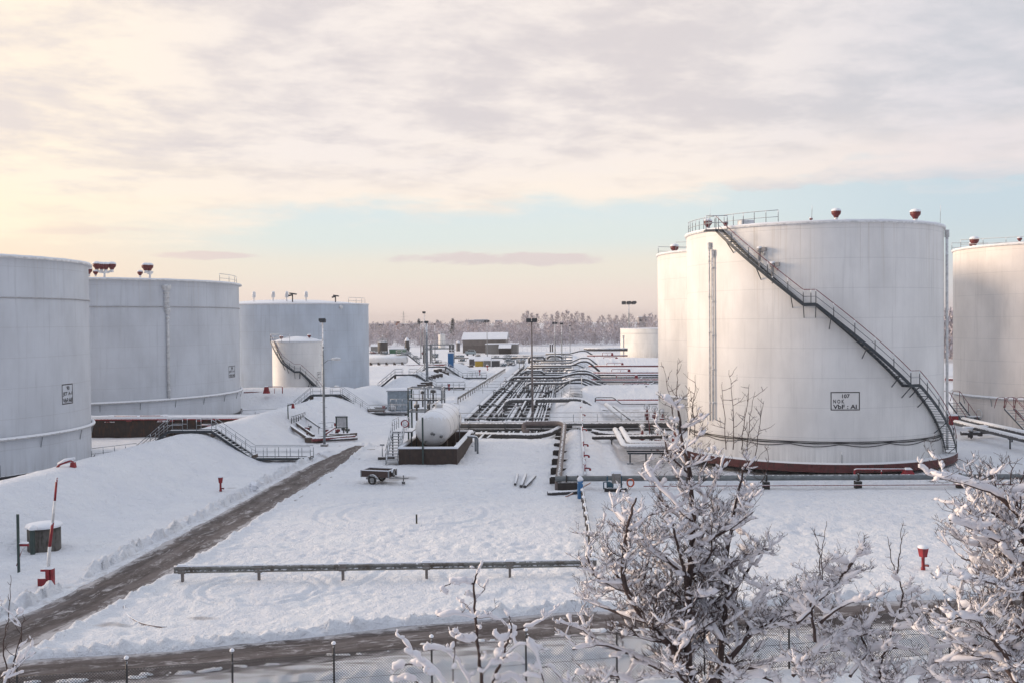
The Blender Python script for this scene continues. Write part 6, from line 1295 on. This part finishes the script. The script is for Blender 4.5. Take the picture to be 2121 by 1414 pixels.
for px, dz, r0, r1, de, sp in (([(1440, 1420), (1392, 1340), (1345, 1290), (1300, 1225), (1292, 1160), (1300, 1090), (1318, 1030)], -.6, .07, .014, 1., .8), ([(1425, 1240), (1413, 1160), (1402, 1120), (1388, 1065)], -.4, .035, .012, .9, .6), ([(1490, 1440), (1495, 1330), (1505, 1240), (1503, 1180), (1515, 1090), (1530, 1020), (1540, 960)], -.3, .055, .012, 1., .7), ([(1470, 1420), (1545, 1320), (1610, 1275), (1680, 1230), (1740, 1195)], .3, .055, .014, 1., .6), ([(1300, 1225), (1240, 1195), (1215, 1150)], -.8, .03, .01, 1., .6), ([(1345, 1290), (1270, 1265), (1210, 1240)], .5, .03, .01, 1., .6), ([(1392, 1400), (1320, 1360), (1250, 1335), (1185, 1345)], -.5, .035, .010, .9, .5), ([(1300, 1090), (1275, 1060), (1262, 1020)], .3, .02, .008, .8, .5), ([(1434, 1080), (1480, 1000), (1500, 940)], .5, .03, .008, .8, .6), ([(1428, 980), (1385, 940), (1376, 890)], -.3, .02, .006, .8, .5), ([(1434, 1140), (1500, 1100), (1560, 1060)], -.6, .03, .008, .9, .6), ([(1505, 1240), (1550, 1180), (1570, 1120)], .6, .03, .008, 1., .6), ([(1428, 1200), (1360, 1140), (1300, 1110), (1262, 1080)], .7, .035, .008, 1., .6), ([(1424, 1330), (1365, 1260), (1320, 1200)], .8, .03, .008, 1., .6), ([(1503, 1180), (1560, 1150), (1600, 1135)], -.5, .02, .006, .9, .5), ([(1495, 1400), (1580, 1375), (1670, 1355), (1740, 1345)], -.4, .035, .01, .9, .5), ([(1350, 1440), (1280, 1400), (1190, 1395)], .2, .03, .01, .9, .5), ([(1300, 1225), (1262, 1160), (1240, 1100)], .5, .025, .008, 1., .5), ([(1345, 1290), (1330, 1220), (1345, 1150), (1350, 1090)], .9, .03, .008, 1., .5), ([(1428, 1200), (1470, 1150), (1475, 1080)], -.8, .025, .008, 1., .5), ([(1495, 1330), (1460, 1260), (1465, 1190)], .8, .025, .008, 1., .5), ([(1545, 1320), (1560, 1260), (1590, 1210)], -.5, .025, .008, 1., .5), ([(1610, 1275), (1650, 1290), (1700, 1285)], .5, .02, .008, 1., .5), ([(1250, 1335), (1200, 1300), (1160, 1290)], -.4, .02, .008, 1., .4), ([(1434, 1080), (1385, 1030), (1350, 990), (1335, 960)], .4, .025, .007, 1., .5), ([(1515, 1090), (1550, 1040), (1572, 1000)], .4, .02, .006, 1., .45), ([(1420, 1414), (1400, 1370), (1440, 1300)], -.9, .03, .01, 1., .6), ([(1500, 1440), (1560, 1400), (1620, 1420)], -.5, .03, .01, 1., .5), ([(1300, 1460), (1230, 1420), (1150, 1440)], -.6, .03, .01, 1., .5)):
    t.limb(LP(px, Z + random.uniform(-.3, .3), dz), r0, r1, de, 1, .034, spr=sp * 1.15)
for px in ([(1405, 860), (1402, 800), (1404, 745)], [(1400, 900), (1388, 820), (1374, 758)], [(1428, 900), (1436, 830), (1440, 775)], [(1440, 920), (1436, 850), (1428, 800)], [(1505, 930), (1500, 850), (1496, 790)], [(1520, 930), (1518, 840), (1510, 765)], [(1535, 930), (1545, 850), (1552, 795)], [(1560, 970), (1572, 890), (1582, 830)], [(1545, 960), (1552, 880), (1564, 810)], [(1575, 1000), (1592, 960), (1586, 920)]):
    t.limb(LP(px, Z, random.uniform(-.3, .3)), .008, .0025, .7, .8, .03, whip=True, spr=.32, n=5)
t.finish('snowy_tree', 'large leafless tree heavy with snow in front of tank 107', P(1435, 1600, Z))
def LP2(px, z, dz=0.): return LP([(x + 6, y + 26) for x, y in px], z, dz)
t = Tree(23); Z = 13.
t.limb(LP2([(2230, 1560), (2190, 1414), (2165, 1290), (2140, 1150), (2110, 1050), (2085, 985)], Z), .09, .014, 1., 1, .032, spr=.8)
for px, dz in (([(2150, 1250), (2080, 1175), (2020, 1140), (1985, 1128)], .3), ([(2150, 1170), (2060, 1095), (2000, 1065), (1960, 1050)], -.4), ([(2120, 1060), (2060, 1000), (1985, 972), (1925, 958), (1896, 938)], .1), ([(2170, 1320), (2080, 1255), (2030, 1235), (1980, 1230)], .4), ([(2190, 1400), (2100, 1335), (2020, 1310), (1940, 1300)], -.3), ([(2200, 1430), (2110, 1392), (2020, 1375), (1950, 1395)], .3), ([(2140, 1100), (2090, 1060), (2040, 1030), (2000, 1010)], .7), ([(2140, 1200), (2090, 1190), (2050, 1180), (2015, 1170)], -.9), ([(2160, 1300), (2110, 1290), (2050, 1280)], .9), ([(2130, 1120), (2110, 1080), (2108, 1000)], -.6), ([(2190, 1350), (2130, 1230), (2080, 1120), (2050, 1060)], -.5), ([(2140, 1440), (2060, 1420), (1980, 1430)], 0), ([(2080, 1335), (2020, 1260), (1960, 1255)], -.7), ([(2100, 1392), (2060, 1340), (1990, 1340), (1930, 1345)], .8), ([(2140, 1150), (2100, 1130), (2040, 1110), (1995, 1095)], .5), ([(2060, 1100), (2030, 1050), (1985, 1020)], -.2)):
    t.limb(LP2(px, Z + random.uniform(-.4, .4), dz), .035, .008, 1.1, 1, .032, spr=.68)
for px in ([(2085, 1000), (2090, 950), (2082, 915)], [(2060, 1000), (2050, 950), (2045, 918)], [(2105, 1010), (2112, 960), (2118, 925)], [(2010, 985), (2005, 950), (1998, 925)], [(1960, 965), (1940, 950), (1918, 925)]): t.limb(LP2(px, Z), .010, .004, .6, .7, .03, whip=True, spr=.3, n=5)
t.finish('snowy_tree', 'dense snow-laden tree filling the right edge of the view', P(2200, 1600, Z))
t = Tree(31); Z = 14.
for px, dz, wh_ in (([(1880, 1560), (1800, 1414), (1740, 1330), (1700, 1290)], .2, 0), ([(1650, 1290), (1720, 1220), (1765, 1165), (1786, 1130)], .2, 0), ([(1840, 1500), (1822, 1400), (1838, 1330), (1870, 1240), (1858, 1190)], -.2, 0), ([(1640, 1400), (1710, 1330), (1770, 1315), (1830, 1312)], .3, 0), ([(1900, 1420), (1930, 1350), (1900, 1290), (1868, 1230)], .4, 0), ([(1690, 1330), (1680, 1250), (1700, 1200)], .1, 0), ([(1800, 1420), (1870, 1400), (1950, 1380)], .1, 0), ([(1740, 1440), (1690, 1390), (1640, 1370)], -.5, 0), ([(1760, 1400), (1800, 1350), (1850, 1340), (1900, 1350)], .5, 0), ([(1700, 1290), (1750, 1250), (1800, 1240)], -.4, 0), ([(1765, 1165), (1740, 1190), (1705, 1170)], .3, 0), ([(1822, 1400), (1790, 1330), (1760, 1280)], .6, 0), ([(1900, 1430), (1960, 1400), (1990, 1330)], .2, 0), ([(1650, 1430), (1680, 1400), (1740, 1380)], .6, 0), ([(1704, 1200), (1702, 1140), (1712, 1078)], 0, 1), ([(1700, 1190), (1696, 1140), (1688, 1095)], 0, 1), ([(1786, 1140), (1790, 1115), (1796, 1105)], 0, 1), ([(1858, 1200), (1845, 1150), (1838, 1110)], 0, 1), ([(1858, 1190), (1866, 1130), (1868, 1082)], 0, 1)):
    t.limb(LP(px, Z, dz), .026 if not wh_ else .009, .008 if not wh_ else .003, .95 if not wh_ else .5, 1., .036, whip=bool(wh_), spr=.58 if not wh_ else .25, n=6)
t.finish('snowy_tree', 'smaller snow-laden tree between the large tree and the right-edge tree', P(1860, 1600, Z))
t = Tree(45, 3); Z = 14.2
t.limb(LP([(1002, 1560), (998, 1414), (990, 1331), (985, 1271), (981, 1211), (990, 1185), (1000, 1162)], Z), .032, .007, .25, .5, .030, spr=.3)
for px, r in (([(983, 1240), (1000, 1225), (1012, 1200)], .010), ([(1041, 1362), (1075, 1335), (1110, 1340), (1128, 1352)], .012), ([(975, 1420), (950, 1370), (915, 1345), (880, 1340)], .012), ([(1059, 1310), (1040, 1325), (1020, 1310)], .010), ([(1100, 1430), (1060, 1400), (1030, 1410)], .012), ([(880, 1430), (850, 1405), (815, 1410)], .012), ([(980, 1209), (956, 1204), (929, 1209), (912, 1224)], .014), ([(985, 1280), (950, 1272), (905, 1275)], .010), ([(985, 1275), (965, 1255), (946, 1238)], .007), ([(986, 1278), (1020, 1277), (1059, 1301)], .014), ([(1005, 1560), (1020, 1414), (1041, 1362), (1059, 1310), (1092, 1298), (1128, 1280), (1153, 1256)], .03), ([(1059, 1310), (1056, 1285), (1050, 1270)], .018), ([(960, 1520), (917, 1413), (878, 1377), (845, 1335), (832, 1318)], .022), ([(880, 1378), (845, 1375), (812, 1388)], .016), ([(988, 1325), (960, 1325), (930, 1310)], .014), ([(940, 1520), (938, 1400), (943, 1330), (948, 1300)], .012), ([(997, 1400), (1020, 1370), (1045, 1345)], .012), ([(1041, 1370), (1070, 1365), (1085, 1375)], .012), ([(1128, 1420), (1110, 1350), (1090, 1330)], .010), ([(1170, 1420), (1140, 1380), (1100, 1390)], .014)):
    t.limb(LP(px, Z + random.uniform(-.2, .2)), r, .004, .5, .6, .042, spr=.28, n=6)
t.finish('snowy_sapling', 'thin sapling with arching snow-laden twigs over the wire fence', P(1000, 1600, Z))
t = Tree(57, 2); Z = 13.
for px in ([(-30, 1520), (10, 1414), (30, 1370), (45, 1300), (10, 1260), (0, 1240)], [(20, 1420), (8, 1340), (18, 1270), (22, 1190)], [(30, 1370), (45, 1300), (48, 1270)], [(10, 1414), (40, 1370), (70, 1330)], [(-20, 1414), (20, 1390), (75, 1350)]): t.limb(LP(px, Z), .012, .003, .4, .5, .028, whip=(px[0][0] > 15), spr=.3, n=5)
t.finish('bare_shrub', 'sparse twiggy shrub at the lower left corner', P(0, 1600, Z), 'shrub')

# ------------------------------------------------------------------ cold air
if HAZE:
    m, nt, bs = newmat('winter_haze'); nt.nodes.remove(bs); vo = nd(nt, 'ShaderNodeVolumePrincipled'); vo.inputs['Color'].default_value = (.93, .90, .92, 1); vo.inputs['Density'].default_value = HAZE; vo.inputs['Anisotropy'].default_value = .2
    nt.links.new(vo.outputs[0], nt.nodes['Material Output'].inputs['Volume'])
    mb = MB(); mb.box((0, 1995, 19), (6200, 4200, 46)); mb.build('haze', m, kind='stuff')
ZEN=(.66,.71,.82); SUNP=3.4; EXPO=0.16

# ------------------------------------------------------------------ sky and sun
SUNAZ = -80 - YAW; SUNEL = 10.0       # azimuth right of +Y
w = bpy.data.worlds.new('World'); SC.world = w; w.use_nodes = True; nt = w.node_tree; nt.nodes.clear()
out = nd(nt, 'ShaderNodeOutputWorld'); bg = nd(nt, 'ShaderNodeBackground'); nt.links.new(bg.outputs[0], out.inputs[0])
sky = nd(nt, 'ShaderNodeTexSky', sky_type='NISHITA'); sky.sun_disc = False; sky.sun_elevation = R_(SUNEL); sky.sun_rotation = R_(SUNAZ % 360)
sky.dust_density = 2.0; sky.air_density = 1.0; sky.ozone_density = 1.5
tc = nd(nt, 'ShaderNodeTexCoord'); gen = tc.outputs['Generated']; sp = nd(nt, 'ShaderNodeSeparateXYZ'); nt.links.new(gen, sp.inputs[0])
dx, dy, dz = sp.outputs; el = dz
az = math_(nt, 'ARCTAN2', dx, dy)                    # 0 along +Y, positive right
def ramp(v, stops):
    n = nd(nt, 'ShaderNodeValToRGB'); cr = n.color_ramp; cr.interpolation = 'EASE'
    while len(cr.elements) > 1: cr.elements.remove(cr.elements[-1])
    for i, (p, c) in enumerate(stops):
        e = cr.elements[0] if i == 0 else cr.elements.new(p)
        e.position = p; e.color = (*c, 1)
    nt.links.new(v, n.inputs[0]); return n.outputs[0]
def lin(r, g, b): return tuple(((v / 255 + .055) / 1.055) ** 2.4 for v in (r, g, b))
elc = math_(nt, 'MAXIMUM', el, 0)
e4 = math_(nt, 'MULTIPLY', elc, 4.0, clamp=True)
clearM = ramp(e4, [(0, lin(240, 221, 213)), (.10, lin(240, 224, 214)), (.22, lin(235, 228, 215)), (.36, lin(220, 229, 226)), (.46, lin(217, 228, 229)), (1, lin(196, 214, 226))])
clearL = ramp(e4, [(0, lin(238, 216, 202)), (.15, lin(248, 224, 202)), (.32, lin(253, 232, 208)), (.5, lin(252, 238, 216)), (1, lin(225, 222, 215))])
clearR = ramp(e4, [(0, lin(218, 206, 206)), (.15, lin(212, 212, 214)), (.28, lin(202, 215, 220)), (.42, lin(197, 213, 222)), (1, lin(180, 202, 217))])
fl = maprange(nt, az, R_(-34), R_(-14), 1, 0); fr = maprange(nt, az, R_(4), R_(24), 0, 1)
clear = mixc(nt, fl, mixc(nt, fr, clearM, clearR), clearL)
nsc = nd(nt, 'ShaderNodeVectorMath', operation='SCALE'); nt.links.new(sky.outputs[0], nsc.inputs[0]); nsc.inputs['Scale'].default_value = .10
clear = mixc(nt, .06, clear, nsc.outputs[0])
# cloud deck, projected on a high plane
inv = math_(nt, 'DIVIDE', 1.0, math_(nt, 'ADD', elc, .12))
pv = nd(nt, 'ShaderNodeCombineXYZ'); nt.links.new(math_(nt, 'MULTIPLY', dx, inv), pv.inputs[0]); nt.links.new(math_(nt, 'MULTIPLY', dy, inv), pv.inputs[1]); pv = pv.outputs[0]
rot = nd(nt, 'ShaderNodeMapping'); nt.links.new(pv, rot.inputs[0]); rot.inputs['Rotation'].default_value = (0, 0, R_(-22)); rot.inputs['Location'].default_value = (3.3, 1.7, 0); pr = rot.outputs[0]
n1 = noise(nt, vscale(nt, pr, (.8, 1.15, 1)), .95, 9, .60, .15)
n2 = noise(nt, vscale(nt, pr, (.9, 1.0, 1)), 1.1, 7, .6, .12)
n3 = noise(nt, vscale(nt, pr, (1., 1.15, 1)), 3.0, 9, .62, .15)
# edge of the deck: lower on the left, ragged
n_e = noise(nt, vscale(nt, pr, (1, 1, 1)), 1.1, 8, .62, .2)
edge = math_(nt, 'ADD', maprange(nt, az, R_(-30), R_(16), .088, .134, False), math_(nt, 'MULTIPLY', math_(nt, 'SUBTRACT', .5, n_e), .12))
cov = maprange(nt, math_(nt, 'SUBTRACT', elc, edge), -.012, .020)
hole = maprange(nt, math_(nt, 'ADD', n1, math_(nt, 'MULTIPLY', fr, .02)), .22, .34)
cov = math_(nt, 'MULTIPLY', cov, hole)
# thin long wisps below the deck
azel = nd(nt, 'ShaderNodeCombineXYZ'); nt.links.new(math_(nt, 'MULTIPLY', az, 3.2), azel.inputs[0]); nt.links.new(math_(nt, 'MULTIPLY', el, 34), azel.inputs[1])
def wisp(a0, e0, ha, he, thr):
    wn = noise(nt, vscale(nt, azel.outputs[0], (1.7, .55, 1)), 1.6, 6, .6, .2)
    u = math_(nt, 'DIVIDE', math_(nt, 'SUBTRACT', az, R_(a0)), R_(ha)); v = math_(nt, 'DIVIDE', math_(nt, 'SUBTRACT', el, e0), he)
    q = math_(nt, 'SUBTRACT', 1.0, math_(nt, 'ADD', math_(nt, 'MULTIPLY', u, u), math_(nt, 'MULTIPLY', v, v)))
    return maprange(nt, math_(nt, 'ADD', q, math_(nt, 'MULTIPLY', math_(nt, 'SUBTRACT', wn, .5), 3.6)), thr, thr + .45)
ws = math_(nt, 'MAXIMUM', math_(nt, 'MAXIMUM', wisp(-3.5, .0655, 11, .0105, .42), wisp(-21.5, .069, 4.2, .006, .3)), math_(nt, 'MULTIPLY', wisp(24, .168, 9, .022, .2), .9))
ws = math_(nt, 'MAXIMUM', ws, math_(nt, 'MULTIPLY', wisp(17, .138, 11, .016, .3), .8))
ws = math_(nt, 'MAXIMUM', ws, math_(nt, 'MULTIPLY', wisp(-28, .092, 7, .007, .3), .6))
wc = mixc(nt, fr, mixc(nt, fl, lin(216, 203, 202), lin(238, 216, 202)), lin(205, 206, 212))
clear = mixc(nt, math_(nt, 'MULTIPLY', ws, .85), clear, wc)
# cloud colours
lightC = mixc(nt, fl, mixc(nt, fr, lin(238, 229, 224), lin(217, 214, 219)), lin(254, 239, 219))
darkC = mixc(nt, fl, mixc(nt, fr, lin(213, 206, 207), lin(197, 199, 206)), lin(226, 216, 211))
br = math_(nt, 'ADD', math_(nt, 'MULTIPLY', n2, .45), math_(nt, 'MULTIPLY', n3, .55))
up_ = maprange(nt, elc, .10, .34, .05, -.02)
cc = mixc(nt, maprange(nt, math_(nt, 'ADD', br, up_), .42, .60), darkC, lightC)
lit = maprange(nt, math_(nt, 'SUBTRACT', elc, edge), .0, .085, 1, 0)         # bright lower fringe
cc = mixc(nt, math_(nt, 'MULTIPLY', lit, .6), cc, mixc(nt, fl, mixc(nt, fr, lin(250, 236, 218), lin(236, 224, 220)), lin(255, 240, 208)))
col = mixc(nt, cov, clear, cc)
glow = math_(nt, 'MULTIPLY', maprange(nt, az, R_(-75), R_(-20), 1, 0), maprange(nt, elc, .0, .40, 1, .0))
col = mixc(nt, math_(nt, 'MULTIPLY', glow, .30), col, (1.05, .86, .66))
# the unseen rest of the sky: brighter overhead, dull blue behind the camera
ab = maprange(nt, math_(nt, 'ABSOLUTE', az), R_(70), R_(150))
col = mixc(nt, math_(nt, 'MULTIPLY', ab, .8), col, (.22, .28, .40))
zen = maprange(nt, elc, .36, .9)
col = mixc(nt, zen, col, (ZEN[0], ZEN[1], ZEN[2]))
nt.links.new(col, bg.inputs[0]); bg.inputs[1].default_value = 1.0
sl = bpy.data.lights.new('sun', 'SUN'); sl.energy = SUNP; sl.angle = R_(16); sl.color = (1, .76, .55)
so = bpy.data.objects.new('sun', sl); C.objects.link(so)
a = R_(SUNAZ); sd = Vector((math.sin(a) * math.cos(R_(SUNEL)), math.cos(a) * math.cos(R_(SUNEL)), math.sin(R_(SUNEL))))
so.rotation_euler = (-sd).to_track_quat('-Z', 'Y').to_euler()
SC.view_settings.view_transform = 'Standard'; SC.view_settings.look = 'None'; SC.view_settings.exposure = EXPO; SC.view_settings.gamma = 1
for o in bpy.data.objects:
    if 'label' in o and not 4 <= len(o['label'].split()) <= 16: print('LONG', len(o['label'].split()), o['label'])
    if 'o_' in o: del o['o_']
